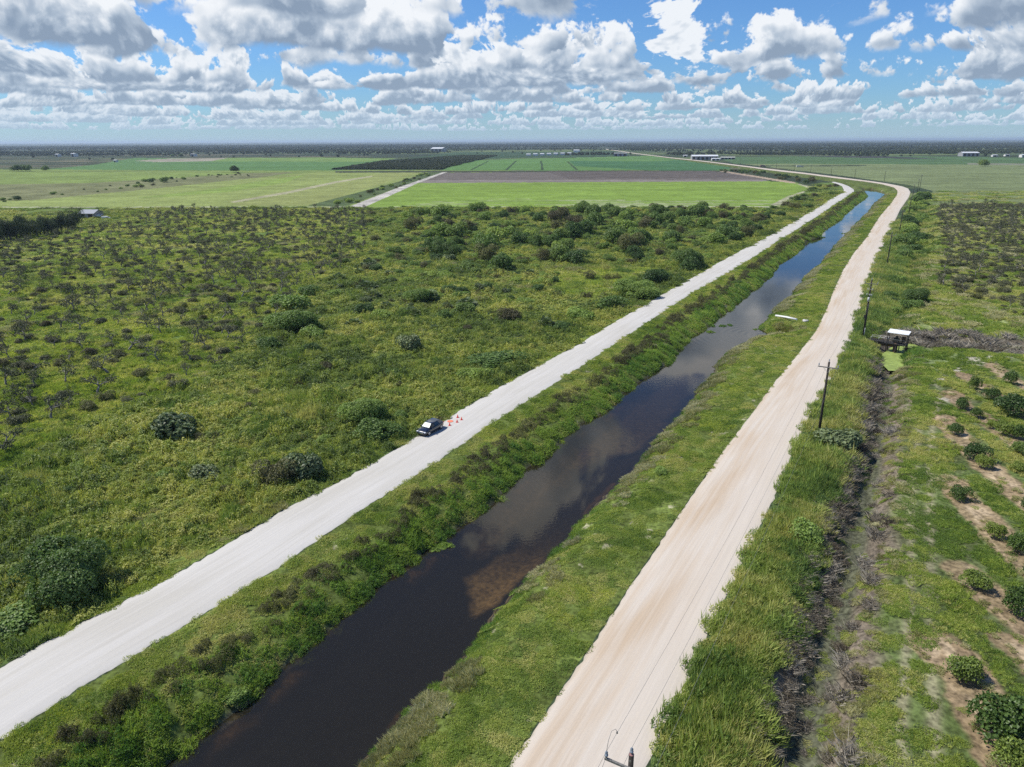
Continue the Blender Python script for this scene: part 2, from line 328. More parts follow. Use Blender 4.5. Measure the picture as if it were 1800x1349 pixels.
# ------------------------------------------------------------------ the ground: one sheet to the horizon
def build_ground():
    az = np.radians(np.concatenate([np.linspace(-180, -62, 30), np.linspace(-60, -46, 60), np.linspace(-44, 44, 1300), np.linspace(46, 60, 60), np.linspace(62, 178, 30)]))
    dep = np.concatenate([np.linspace(86, 56, 8), np.linspace(54, 5, 640), np.linspace(4.96, 0.30, 180), np.array([0.26, 0.22, 0.18, 0.14, 0.10, 0.07, 0.045])])
    rad = CAM_H / np.tan(np.radians(dep)); nA, nR = len(az), len(rad)
    A, Rr = np.meshgrid(az, rad); X = Rr * np.sin(A); Y = Rr * np.cos(A)
    X, Y = X.ravel(), Y.ravel(); f = fields(X, Y); Z = height(X, Y, f)
    V = np.stack([X, Y, Z], 1); V = np.vstack([V, [[0, 0, -0.2]]])
    i = np.arange(nR - 1)[:, None] * nA; j = np.arange(nA)[None, :]; j2 = (j + 1) % nA
    Fc = np.stack([i + j, i + nA + j, i + nA + j2, i + j2], -1).reshape(-1, 4)
    PX, PY = proj(X, Y, Z); r = np.hypot(X, Y)
    # ---- albedo of the land itself
    n1 = fbm(X / 7, Y / 7, 1); n2 = fbm(X / 45, Y / 45, 2); n3 = fbm(X / 1400, Y / 420, 3); n4 = fbm(X / 500, Y / 110, 4, 5)
    def mixc(c, d, t): return c * (1 - t[:, None]) + np.asarray(d)[None] * t[:, None]
    C = np.tile(np.array([.085, .12, .045]), (len(X), 1))
    C = mixc(C, (.13, .17, .06), sstep(n4, .45, .65)); C = mixc(C, (.035, .05, .027), sstep(n3, .42, .62))
    C = mixc(C, (.15, .13, .085), sstep(fbm(X / 900, Y / 130, 8, 4), .60, .68) * .8)
    C = mixc(C, (.030, .048, .030), sstep(fbm(X / 260, Y / 60, 12, 5), .52, .62) * .85)
    far = sstep(r, 2600, 5200); C = mixc(C, (.030, .045, .030), far * .85)
    far2 = sstep(r, 4200, 4600) * (1 - sstep(r, 9000, 12000)); C = mixc(C, (.075, .085, .045), far2 * sstep(fbm(X / 2500, Y / 300, 14, 4), .55, .62) * .6)
    C *= (0.82 + 0.36 * fbm(X / 30, Y / 30, 6, 4))[:, None]
    def paint(poly, col, amp=.18, s=12., m=None, st=1.0, aniso=(1, 1), feather=None):
        k = inpoly(PX, PY, poly) if m is None else m
        nn = fbm(X[k] / s * aniso[0], Y[k] / s * aniso[1], int(s) + 31, 4)
        c = np.asarray(col)[None] * (1 + amp * 2.2 * (nn - .5))[:, None]
        C[k] = C[k] * (1 - st) + c * st
    # middle and far fields, as they lie
    paint([(-400, 300), (240, 297), (560, 298), (900, 300), (760, 372), (-500, 376)], (.15, .20, .055), .3, 60, aniso=(.5, 2))
    paint([(-400, 303), (250, 303), (430, 305), (300, 318), (150, 330), (-500, 335)], (.165, .225, .06), .25, 40)
    paint([(-500, 333), (160, 322), (330, 312), (430, 305), (520, 303), (420, 318), (230, 338), (60, 352), (-500, 362)], (.15, .15, .08), .5, 18, st=.8)
    paint([(-500, 366), (60, 352), (250, 334), (420, 316), (560, 303), (748, 300), (722, 315), (560, 362), (-500, 372)], (.20, .245, .075), .28, 50, aniso=(.6, 2))
    paint([(240, 348), (370, 333), (460, 318), (540, 307), (500, 322), (400, 338), (300, 346)], (.17, .25, .05), .3, 25, st=.7)
    paint([(400, 354), (600, 318), (680, 303), (740, 303), (650, 330), (550, 362), (420, 362)], (.22, .24, .085), .4, 15, st=.6, aniso=(.3, 2))
    paint([(405, 355), (500, 338), (590, 319), (655, 309), (655, 311), (592, 322), (505, 341), (410, 357)], (.33, .31, .21), .3, 10, st=.8)
    paint([(80, 298), (165, 290), (235, 278), (430, 279), (665, 283), (600, 300), (300, 300)], (.085, .17, .055), .25, 60, aniso=(.3, 3))
    paint([(235, 283), (300, 279), (400, 278), (372, 284), (270, 285)], (.27, .25, .19), .35, 30)
    paint([(370, 284), (400, 278), (560, 277), (700, 279), (640, 285)], (.14, .22, .06), .2, 60)
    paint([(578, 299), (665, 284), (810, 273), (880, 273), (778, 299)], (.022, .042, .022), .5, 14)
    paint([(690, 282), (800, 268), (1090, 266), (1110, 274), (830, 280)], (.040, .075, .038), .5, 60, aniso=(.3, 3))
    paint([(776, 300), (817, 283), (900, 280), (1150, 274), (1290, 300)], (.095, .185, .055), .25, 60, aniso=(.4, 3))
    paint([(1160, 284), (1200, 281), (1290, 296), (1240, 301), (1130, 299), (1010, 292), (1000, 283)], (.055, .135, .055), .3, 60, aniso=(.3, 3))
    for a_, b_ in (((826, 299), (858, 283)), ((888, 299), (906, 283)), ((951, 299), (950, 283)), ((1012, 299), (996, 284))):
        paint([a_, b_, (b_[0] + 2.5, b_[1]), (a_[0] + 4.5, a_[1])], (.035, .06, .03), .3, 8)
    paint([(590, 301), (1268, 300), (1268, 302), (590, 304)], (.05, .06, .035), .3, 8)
    paint([(720, 325), (775, 304), (1250, 301), (1300, 306), (1352, 318), (1345, 320)], (.125, .110, .098), .25, 30, aniso=(.25, 6))
    paint([(960, 302), (1255, 301), (1322, 313), (1000, 315)], (.100, .087, .078), .25, 30, aniso=(.25, 6))
    paint([(745, 317), (1340, 316), (1352, 319.5), (735, 323)], (.20, .175, .16), .3, 20, aniso=(.3, 4), st=.9)
    paint([(625, 366), (735, 322), (1352, 319), (1398, 321), (1432, 332), (1385, 356), (1366, 366)], (.165, .25, .045), .22, 35, aniso=(.5, 3))
    k = inpoly(PX, PY, [(700, 363), (800, 350), (1360, 350), (1370, 363)]) & (fbm(X / 60, Y / 6, 77, 4) > .60); paint(None, (.30, .31, .20), .3, 9, m=k, st=.55)
    k = inpoly(PX, PY, [(1395, 322), (1440, 331), (1370, 362), (1352, 362), (1385, 345), (1425, 332)]); paint(None, (.36, .34, .25), .6, 6, m=k, st=.8)
    paint([(1262, 301), (1275, 301), (1395, 320), (1400, 323), (1380, 321)], (.33, .26, .19), .3, 10)
    paint([(605, 365), (618, 362), (700, 330), (778, 303), (786, 303), (735, 322), (637, 366)], (.40, .38, .34), .45, 9)
    paint([(540, 362), (700, 320), (755, 303), (778, 303), (700, 330), (606, 364)], (.07, .10, .04), .5, 10)
    paint([(-500, 366), (1370, 363.5), (1372, 366.5), (-500, 371)], (.19, .20, .10), .5, 10, st=.8)
    k = inpoly(PX, PY, [(0, 364), (1375, 363), (1375, 366), (0, 369)]) & (fbm(X / 40, Y / 20, 71, 3) > .44); paint(None, (.42, .40, .32), .3, 10, m=k, st=.75)
    # right side fields
    paint([(1300, 288), (2300, 291), (2300, 345), (1640, 336), (1600, 326), (1480, 309)], (.15, .185, .085), .3, 40, aniso=(.5, 2))
    paint([(1260, 277), (1520, 274), (2300, 282), (2300, 292), (1290, 288)], (.07, .125, .05), .4, 80, aniso=(.3, 5))
    paint([(1345, 291.5), (1520, 290.5), (1525, 292.2), (1345, 293)], (.04, .055, .03), .3, 9)
    paint([(1700, 287), (2300, 292), (2300, 294), (1700, 290)], (.16, .17, .12), .3, 30)
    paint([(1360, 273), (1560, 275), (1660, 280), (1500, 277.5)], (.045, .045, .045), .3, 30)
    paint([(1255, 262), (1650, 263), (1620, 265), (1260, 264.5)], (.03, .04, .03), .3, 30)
    # near land
    nl = (r < 1100)
    lf = inpoly(PX, PY, [(-3000, 366)] + [(-3000, 1800)] + L_LEFT + [(1440, 322), (1372, 365)])
    paint(None, (.10, .15, .04), .45, 5, m=lf)
    k = lf & (n2 > .52); paint(None, (.155, .20, .04), .3, 9, m=k, st=.6)
    k = inpoly(PX, PY, Z_CLEAR); paint(None, (.17, .18, .06), .4, 6, m=k, st=.7)
    k = inpoly(PX, PY, Z_THICKET) & ~inpoly(PX, PY, Z_CLEAR); paint(None, (.075, .11, .03), .4, 9, m=k, st=.7)
    k = inpoly(PX, PY, [(0, 520), (240, 472), (440, 400), (500, 375), (520, 375), (455, 405), (250, 480), (0, 535)]); paint(None, (.17, .20, .06), .4, 9, m=k, st=.7)
    k = inpoly(PX, PY, [(0, 795), (180, 735), (330, 680), (420, 600), (520, 545), (600, 460), (660, 420), (540, 560), (430, 640), (340, 705), (190, 765), (0, 850)]); paint(None, (.20, .18, .10), .5, 5, m=k, st=.55)
    bk = inpoly(PX, PY, L_RIGHT + [(1533, 318)] + R_LEFT[::-1][22:] + []) if False else ((f['dC'] < 60) & nl & ~lf & (X < 1e9))
    mid = inpoly(X, Y, np.vstack([LRw, RLw[::-1]]))
    paint(None, (.095, .125, .030), .5, 3, m=mid)
    k = mid & (fbm(X / 1.7, Y / 1.7, 44, 4) > .765); paint(None, (.30, .28, .19), .3, 3, m=k, st=.7)
    vg = inpoly(PX, PY, R_RIGHT[:22] + [(1640, 336), (1600, 480), (1590, 560), (1570, 640), (1535, 780), (1490, 983), (1440, 1140), (1400, 1349), (1380, 1500)])
    paint(None, (.06, .09, .032), .4, 5, m=vg)
    rg = inpoly(PX, PY, Z_RGRASS); paint(None, (.175, .205, .080), .35, 10, m=rg)
    k = rg & (fbm(X / 12, Y / 12, 45, 4) > .55); paint(None, (.13, .185, .05), .3, 6, m=k, st=.7)
    k = inpoly(PX, PY, Z_RFIELD); paint(None, (.14, .17, .075), .35, 9, m=k, st=.85)
    og = inpoly(PX, PY, Z_ORCH); paint(None, (.080, .110, .034), .5, 3, m=og)
    k = og & (fbm(X / 3, Y / 3, 46, 4) > .60); paint(None, (.12, .135, .06), .3, 3, m=k, st=.5)
    # wheel ruts of the two track lane
    for line, w in (([(1601, 700), (1616, 753), (1609, 822), (1602, 918), (1601, 1000), (1595, 1127), (1586, 1246), (1590, 1400)], .45), ([(1650, 690), (1641, 731), (1636, 822), (1635, 1000), (1636, 1098), (1648, 1400)], .5)):
        d = segdist(X[nl], Y[nl], GL(line)); t = np.exp(-(d / w) ** 2) * (.35 + .9 * fbm(X[nl] / 2, Y[nl] / 2, 90, 3)); C[nl] = mixc(C[nl], (.24, .225, .135), np.clip(t * 1.2, 0, .9))
    # sandy turning place and the pale scrapes at the lane head
    for line, w in (([(1650, 672), (1660, 655), (1700, 640), (1745, 632)], 1.0), ([(1632, 676), (1640, 695), (1665, 700), (1690, 704)], 1.3), ([(1660, 640), (1720, 628), (1800, 622)], 1.3)):
        d = segdist(X[nl], Y[nl], GL(line)); t = np.exp(-(d / w) ** 2) * sstep(fbm(X[nl] / 1.5, Y[nl] / 1.5, 91, 4), .38, .58); C[nl] = mixc(C[nl], (.42, .38, .31), np.clip(t, 0, .9))
    # mulched tree rows of the orchard
    for line, w in ORCH_ROWS:
        d = segdist(X[nl], Y[nl], GL(line)) + (fbm(X[nl] / 1.6, Y[nl] / 1.6, 92, 4) - .5) * 1.5
        t = 1 - sstep(d, w * .75, w * 1.15); cc = (.27, .19, .12)
        C[nl] = mixc(C[nl], cc, np.clip(t, 0, .9) * (.75 + .25 * n1[nl])); t2 = (1 - sstep(d, w * .3, w * 1.0)) * sstep(fbm(X[nl] / 1.2, Y[nl] / 3, 93, 4), .5, .62)
        C[nl] = mixc(C[nl], (.42, .33, .22), t2 * .65)
    # ditch sides: grey mud below, purple-brown dead growth on the spoil bank
    dD = f['dD']; t = (1 - sstep(dD + (n1 - .5) * 3, 2.8, 5.0)) * nl; C = mixc(C, (.16, .13, .10), t * .9)
    t = (1 - sstep(dD, .9, 1.9)) * nl; C = mixc(C, (.080, .090, .055), t * .85)
    t = (1 - sstep(f['dD2'] + (n1 - .5) * 2, 4.0, 7.5)) * nl; C = mixc(C, (.13, .105, .085), t * .9)
    # canal: mud bed, sand bars, pale marl lip at the waterline
    dC = f['dC']; t = (1 - sstep(dC, 0.15, 1.2)) * nl; C = mixc(C, (.075, .065, .05), t)
    t = np.exp(-((dC - 0.12) / .16) ** 2) * nl * (r < 130) * sstep(fbm(X / 3, Y / 3, 95, 3), .42, .55); C = mixc(C, (.36, .33, .27), t)
    bed = (dC < 0) & nl
    PXw, PYw = proj(X, Y, WL)
    c = np.tile(np.array([.010, .010, .010]), (len(X), 1))
    polyA = GL([(818, 1000), (822, 1050), (836, 1070), (862, 1060), (905, 1028), (985, 955), (1060, 870), (1125, 800), (1130, 788), (1105, 786), (1060, 800), (1010, 838), (960, 890), (900, 940), (850, 975)], WL)
    polyB = GL([(930, 832), (1130, 680), (1250, 600), (1290, 600), (1200, 700), (1160, 760), (1130, 786), (1095, 788), (1050, 800), (1000, 838), (940, 890), (900, 930), (850, 965), (800, 960), (850, 905)], WL)
    wj = (fbm(X / 2.5, Y / 2.5, 97, 3) - .5) * 1.6; fa = 1 - sstep(sdpoly(X, Y, polyA) + wj, -.9, .45); fb_ = 1 - sstep(sdpoly(X, Y, polyB) + wj * 2, -2.6, .8)
    depth_fade = sstep(PYw, 870, 1045)
    c = mixc(c, (.37, .27, .15), fa * (.06 + .90 * depth_fade ** 1.8) * (.75 + .5 * (n1 - .5)))
    c = mixc(c, (.17, .125, .085), fb_ * (.5 + 1.2 * (n2 - .5)))
    t = np.exp(-((dC + .5) / .5) ** 2) * sstep(fbm(X / 6, Y / 6, 96, 3), .55, .68); c = mixc(c, (.20, .12, .05), t * .6)
    C[bed] = c[bed]
    C *= (0.88 + 0.24 * fbm(X / .7, Y / .7, 7, 3))[:, None]
    C = np.vstack([C, [[.1, .13, .04]]])
    me = npmesh('ground', V, Fc, (), smooth=True)
    k0 = len(V) - 1; 
    a = me.attributes.new('albedo', 'FLOAT_COLOR', 'POINT'); a.data.foreach_set('color', np.hstack([np.clip(C, 0, 1), np.ones((len(C), 1))]).astype(np.float32).ravel())
    m, nt, N, L = newmat('land')
    at = N.new('ShaderNodeAttribute'); at.attribute_name = 'albedo'
    geo = N.new('ShaderNodeNewGeometry')
    no = N.new('ShaderNodeTexNoise'); no.inputs['Scale'].default_value = 2.3; no.inputs['Detail'].default_value = 7; L.new(geo.outputs['Position'], no.inputs['Vector'])
    no2 = N.new('ShaderNodeTexNoise'); no2.inputs['Scale'].default_value = .06; no2.inputs['Detail'].default_value = 7; no2.inputs['Roughness'].default_value = .6; L.new(geo.outputs['Position'], no2.inputs['Vector'])
    def mr(s, a, b, c, d):
        n = N.new('ShaderNodeMapRange'); L.new(s, n.inputs[0])
        for i, v in enumerate((a, b, c, d)): n.inputs[i + 1].default_value = v
        return n.outputs[0]
    mu = N.new('ShaderNodeMath'); mu.operation = 'MULTIPLY'; L.new(mr(no.outputs[0], .3, .7, .45, 1.55), mu.inputs[0]); L.new(mr(no2.outputs[0], .3, .7, .8, 1.2), mu.inputs[1])
    vs = N.new('ShaderNodeVectorMath'); vs.operation = 'SCALE'; L.new(at.outputs['Color'], vs.inputs[0]); L.new(mu.outputs[0], vs.inputs['Scale'])
    b = N.new('ShaderNodeBsdfPrincipled'); b.inputs['Roughness'].default_value = .95; b.inputs['Specular IOR Level'].default_value = .1; L.new(vs.outputs[0], b.inputs['Base Color'])
    bp = N.new('ShaderNodeBump'); bp.inputs['Strength'].default_value = .6; bp.inputs['Distance'].default_value = .12; L.new(no.outputs[0], bp.inputs['Height']); L.new(bp.outputs[0], b.inputs['Normal'])
    o = N.new('ShaderNodeOutputMaterial'); L.new(b.outputs[0], o.inputs[0])
    me.materials.append(m)
    g = link('ground', me); tag(g, kind='structure')
ORCH_ROWS = [([(1693, 655), (1722, 676), (1755, 700), (1800, 725), (1900, 790)], 1.7), ([(1745, 640), (1778, 664), (1830, 690), (1900, 720)], 1.6),
             ([(1672, 690), (1695, 712), (1725, 730), (1760, 755), (1800, 790), (1900, 850)], 1.7), ([(1660, 735), (1685, 765), (1718, 800), (1745, 825), (1790, 865), (1900, 960)], 1.9),
             ([(1675, 845), (1690, 870), (1725, 905), (1762, 945), (1800, 985), (1900, 1060)], 1.9), ([(1695, 1000), (1722, 1030), (1765, 1065), (1805, 1100), (1900, 1190)], 2.1),
             ([(1655, 1135), (1700, 1185), (1735, 1260), (1780, 1330), (1850, 1450)], 2.3), ([(1770, 1120), (1850, 1200), (1950, 1330)], 1.2)]
build_ground()

# ------------------------------------------------------------------ roads and water
def ribbon(name, Lp, Rp, nseg, nacross, z, mat, crown=0.0, rag=0.0, seed=1):
    def resamp(P, n):
        d = np.concatenate([[0], np.cumsum(np.hypot(*np.diff(P, axis=0).T))]); t = np.linspace(0, 1, n) ** 1.7 * d[-1]
        return np.stack([np.interp(t, d, P[:, 0]), np.interp(t, d, P[:, 1])], 1)
    A, B = resamp(Lp, nseg), resamp(Rp, nseg)
    rs = np.random.default_rng(seed)
    T = np.linspace(0, 1, nacross)
    W = np.linalg.norm(B - A, axis=1)
    P = A[:, None] * (1 - T)[None, :, None] + B[:, None] * T[None, :, None]
    if rag:
        dirn = (B - A) / W[:, None]
        e0 = rs.normal(0, rag, nseg); e1 = rs.normal(0, rag, nseg)
        P[:, 0] += dirn * e0[:, None]; P[:, -1] += dirn * e1[:, None]
    Z = z + crown * (1 - (2 * T - 1) ** 2)[None, :] * np.ones((nseg, 1))
    Z[:, 0] -= 0.09 if crown else 0; Z[:, -1] -= 0.09 if crown else 0
    V = np.concatenate([P, Z[..., None]], 2).reshape(-1, 3)
    i = np.arange(nseg - 1)[:, None] * nacross; j = np.arange(nacross - 1)[None]
    Fc = np.stack([i + j, i + j + 1, i + nacross + j + 1, i + nacross + j], -1).reshape(-1, 4)
    me = npmesh(name, V, Fc, [mat], smooth=True)
    mid = (A + B) / 2; s = np.concatenate([[0], np.cumsum(np.hypot(*np.diff(mid, axis=0).T))])
    S = np.repeat(s, nacross); TT = np.tile((T - .5), nseg) * np.repeat(W, nacross)
    tc = me.attributes.new('along', 'FLOAT_VECTOR', 'POINT'); tc.data.foreach_set('vector', np.stack([S, TT, np.tile(T, nseg)], 1).astype(np.float32).ravel())
    return me
def mat_road(name, base, alt, tone_left=None, amount=.5):
    m, nt, N, L = newmat(name)
    at = N.new('ShaderNodeAttribute'); at.attribute_name = 'along'
    def noise(scl, vec, det=6):
        mp = N.new('ShaderNodeVectorMath'); mp.operation = 'MULTIPLY'; L.new(at.outputs['Vector'], mp.inputs[0]); mp.inputs[1].default_value = vec
        n = N.new('ShaderNodeTexNoise'); n.inputs['Scale'].default_value = scl; n.inputs['Detail'].default_value = det; L.new(mp.outputs[0], n.inputs['Vector']); return n.outputs[0]
    def mr(s, a, b, c, d):
        n = N.new('ShaderNodeMapRange'); L.new(s, n.inputs[0])
        for i, v in enumerate((a, b, c, d)): n.inputs[i + 1].default_value = v
        return n.outputs[0]
    streak = noise(1.0, (.05, 1.1, 0)); patch = noise(1.0, (.06, .16, 0)); grit = noise(1.0, (3., 5., 0), 4); fine = noise(1.0, (.10, 4.5, 0), 4)
    mx = N.new('ShaderNodeMix'); mx.data_type = 'RGBA'; mx.inputs[6].default_value = (*base, 1); mx.inputs[7].default_value = (*alt, 1)
    s1 = N.new('ShaderNodeMath'); s1.operation = 'ADD'; L.new(mr(streak, .38, .62, 0, amount), s1.inputs[0]); L.new(mr(patch, .42, .68, 0, .6), s1.inputs[1]); s1.use_clamp = True
    fac = s1.outputs[0]
    if tone_left:
        sp = N.new('ShaderNodeSeparateXYZ'); L.new(at.outputs['Vector'], sp.inputs[0])
        g = mr(sp.outputs[2], tone_left[0], tone_left[1], 1.0, 0.15); ml = N.new('ShaderNodeMath'); ml.operation = 'MULTIPLY'; L.new(fac, ml.inputs[0]); L.new(g, ml.inputs[1]); fac = ml.outputs[0]
    L.new(fac, mx.inputs[0])
    mu = N.new('ShaderNodeMath'); mu.operation = 'MULTIPLY'; L.new(mr(grit, .3, .7, .98, 1.02), mu.inputs[0]); L.new(mr(fine, .35, .65, .95, 1.03), mu.inputs[1])
    vs = N.new('ShaderNodeVectorMath'); vs.operation = 'SCALE'; L.new(mx.outputs[2], vs.inputs[0]); L.new(mu.outputs[0], vs.inputs['Scale'])
    # tyre-tread edges: rougher, darker gravel windrow along both margins
    sp2 = N.new('ShaderNodeSeparateXYZ'); L.new(at.outputs['Vector'], sp2.inputs[0])
    ab = N.new('ShaderNodeMath'); ab.operation = 'ABSOLUTE'; sb = N.new('ShaderNodeMath'); sb.operation = 'SUBTRACT'; L.new(sp2.outputs[2], sb.inputs[0]); sb.inputs[1].default_value = .5; L.new(sb.outputs[0], ab.inputs[0])
    ed = mr(ab.outputs[0], .455, .5, 0, 1); nz = noise(1.0, (1.2, 3.0, 0), 5); mm = N.new('ShaderNodeMath'); mm.operation = 'MULTIPLY'; L.new(ed, mm.inputs[0]); L.new(mr(nz, .42, .62, 0, .8), mm.inputs[1])
    m2 = N.new('ShaderNodeMix'); m2.data_type = 'RGBA'; L.new(mm.outputs[0], m2.inputs[0]); L.new(vs.outputs[0], m2.inputs[6]); m2.inputs[7].default_value = (.30, .29, .23, 1)
    b = N.new('ShaderNodeBsdfPrincipled'); b.inputs['Roughness'].default_value = .9; b.inputs['Specular IOR Level'].default_value = .2; L.new(m2.outputs[2], b.inputs['Base Color'])
    bp = N.new('ShaderNodeBump'); bp.inputs['Strength'].default_value = .12; bp.inputs['Distance'].default_value = .03; L.new(grit, bp.inputs['Height']); L.new(bp.outputs[0], b.inputs['Normal'])
    o = N.new('ShaderNodeOutputMaterial'); L.new(b.outputs[0], o.inputs[0]); return m
tag(link('gravel_road', ribbon('gravel_road', LLw, LRw, 700, 13, 0.05, mat_road('white_marl', (.525, .508, .475), (.46, .44, .395), None, .55), .10, .10, 5)), kind='structure')
tag(link('gravel_road', ribbon('gravel_road', RLw, RRw, 900, 13, 0.05, mat_road('beige_marl', (.545, .490, .42), (.46, .365, .265), (.35, .85), .45), .10, .10, 6)), kind='structure')

def mat_water():
    m, nt, N, L = newmat('canal_water')
    geo = N.new('ShaderNodeNewGeometry')
    n1 = N.new('ShaderNodeTexNoise'); n1.inputs['Scale'].default_value = 2.6; n1.inputs['Detail'].default_value = 3; L.new(geo.outputs['Position'], n1.inputs['Vector'])
    n2 = N.new('ShaderNodeTexNoise'); n2.inputs['Scale'].default_value = .045; n2.inputs['Detail'].default_value = 2; L.new(geo.outputs['Position'], n2.inputs['Vector'])
    mr = N.new('ShaderNodeMapRange'); L.new(n2.outputs[0], mr.inputs[0]); mr.inputs[1].default_value = .42; mr.inputs[2].default_value = .6; mr.inputs[3].default_value = .01; mr.inputs[4].default_value = .10
    bp = N.new('ShaderNodeBump'); bp.inputs['Distance'].default_value = .05; L.new(mr.outputs[0], bp.inputs['Strength']); L.new(n1.outputs[0], bp.inputs['Height'])
    # rings spreading from where the inlet pours in
    ring = N.new('ShaderNodeVectorMath'); ring.operation = 'DISTANCE'; L.new(geo.outputs['Position'], ring.inputs[0]); rp = G(1352, 592, WL); ring.inputs[1].default_value = (rp[0], rp[1], WL)
    sn = N.new('ShaderNodeMath'); sn.operation = 'SINE'; ml = N.new('ShaderNodeMath'); ml.operation = 'MULTIPLY'; ml.inputs[1].default_value = 4.2; L.new(ring.outputs['Value'], ml.inputs[0]); L.new(ml.outputs[0], sn.inputs[0])
    rf = N.new('ShaderNodeMapRange'); L.new(ring.outputs['Value'], rf.inputs[0]); rf.inputs[1].default_value = 3; rf.inputs[2].default_value = 24; rf.inputs[3].default_value = .06; rf.inputs[4].default_value = 0
    b2 = N.new('ShaderNodeBump'); b2.inputs['Distance'].default_value = .06; L.new(rf.outputs[0], b2.inputs['Strength']); L.new(sn.outputs[0], b2.inputs['Height']); L.new(bp.outputs[0], b2.inputs['Normal'])
    fr = N.new('ShaderNodeFresnel'); fr.inputs['IOR'].default_value = 1.33; L.new(b2.outputs[0], fr.inputs['Normal'])
    gl = N.new('ShaderNodeBsdfGlossy'); gl.inputs['Roughness'].default_value = .02; L.new(b2.outputs[0], gl.inputs['Normal']); gl.inputs['Color'].default_value = (.97, .97, .97, 1)
    tr = N.new('ShaderNodeBsdfTransparent'); tr.inputs['Color'].default_value = (.69, .63, .50, 1)
    df = N.new('ShaderNodeBsdfDiffuse'); df.inputs['Color'].default_value = (.036, .032, .022, 1)
    m0 = N.new('ShaderNodeMixShader'); m0.inputs[0].default_value = .35; L.new(tr.outputs[0], m0.inputs[1]); L.new(df.outputs[0], m0.inputs[2])
    mx = N.new('ShaderNodeMixShader'); L.new(fr.outputs[0], mx.inputs[0]); L.new(m0.outputs[0], mx.inputs[1]); L.new(gl.outputs[0], mx.inputs[2])
    o = N.new('ShaderNodeOutputMaterial'); L.new(mx.outputs[0], o.inputs[0]); return m
def canal_water():
    # a wide level sheet; its margins lie inside the banks
    c = []
    Lp = GL([(120, 1440), (350, 1285), (600, 1075), (820, 905), (1000, 750), (1200, 590), (1330, 490), (1430, 400), (1500, 350), (1512, 330)], WL)
    Rp = GL([(600, 1440), (780, 1230), (960, 1030), (1120, 850), (1260, 690), (1392, 596), (1410, 520), (1480, 440), (1545, 372), (1572, 340)], WL)
    return ribbon('canal', Lp, Rp, 60, 4, WL, mat_water())
tag(link('canal_water', canal_water()), kind='structure')

# ------------------------------------------------------------------ vegetation building blocks
def unit(v): return v / (np.linalg.norm(v, axis=-1, keepdims=True) + 1e-9)
def leaf_arrays(P, Nr, size, rs, aspect=.45, fold=.18):
    n = len(P); a = unit(np.cross(Nr, rs.normal(size=(n, 3)))); b = np.cross(Nr, a)
    s = size[:, None]
    V = np.stack([P - a * s * .5, P + b * s * aspect + Nr * s * fold, P + a * s * .5, P - b * s * aspect + Nr * s * fold], 1).reshape(-1, 3)
    return V, np.arange(n * 4).reshape(n, 4)
def blade_arrays(P, h, w, rs, lean=.35):
    n = len(P); d = rs.uniform(0, 2 * PI, n); t = np.stack([np.cos(d), np.sin(d), np.zeros(n)], 1); l = rs.uniform(0, 2 * PI, n)
    tip = np.stack([np.cos(l) * lean, np.sin(l) * lean, np.ones(n)], 1) * h[:, None] * rs.uniform(.7, 1.1, (n, 1))
    mid = tip * np.array([.38, .38, .55])
    w = w[:, None]
    V = np.stack([P - t * w * .5, P + t * w * .5, P + mid + t * w * .35, P + tip], 1).reshape(-1, 3)
    return V, np.arange(n * 4).reshape(n, 4)
def join(parts):
    V = []; Fc = []; k = 0
    for v, f in parts: V.append(v); Fc.append(f + k); k += len(v)
    return np.vstack(V), np.vstack(Fc)
def tube_arrays(pts, rad, ns=5):
    pts = np.asarray(pts, float); rad = np.asarray(rad, float); n = len(pts); V = []
    for i in range(n):
        t = pts[min(i + 1, n - 1)] - pts[max(i - 1, 0)]; t = t / (np.linalg.norm(t) + 1e-9)
        u = np.cross(t, [0, 0, 1.] if abs(t[2]) < .9 else [1., 0, 0]); u /= np.linalg.norm(u); v = np.cross(t, u)
        for k in range(ns):
            a = 2 * PI * k / ns; V.append(pts[i] + (u * math.cos(a) + v * math.sin(a)) * rad[i])
    Fc = [[i * ns + k, i * ns + (k + 1) % ns, (i + 1) * ns + (k + 1) % ns, (i + 1) * ns + k] for i in range(n - 1) for k in range(ns)]
    return np.array(V), np.array(Fc)

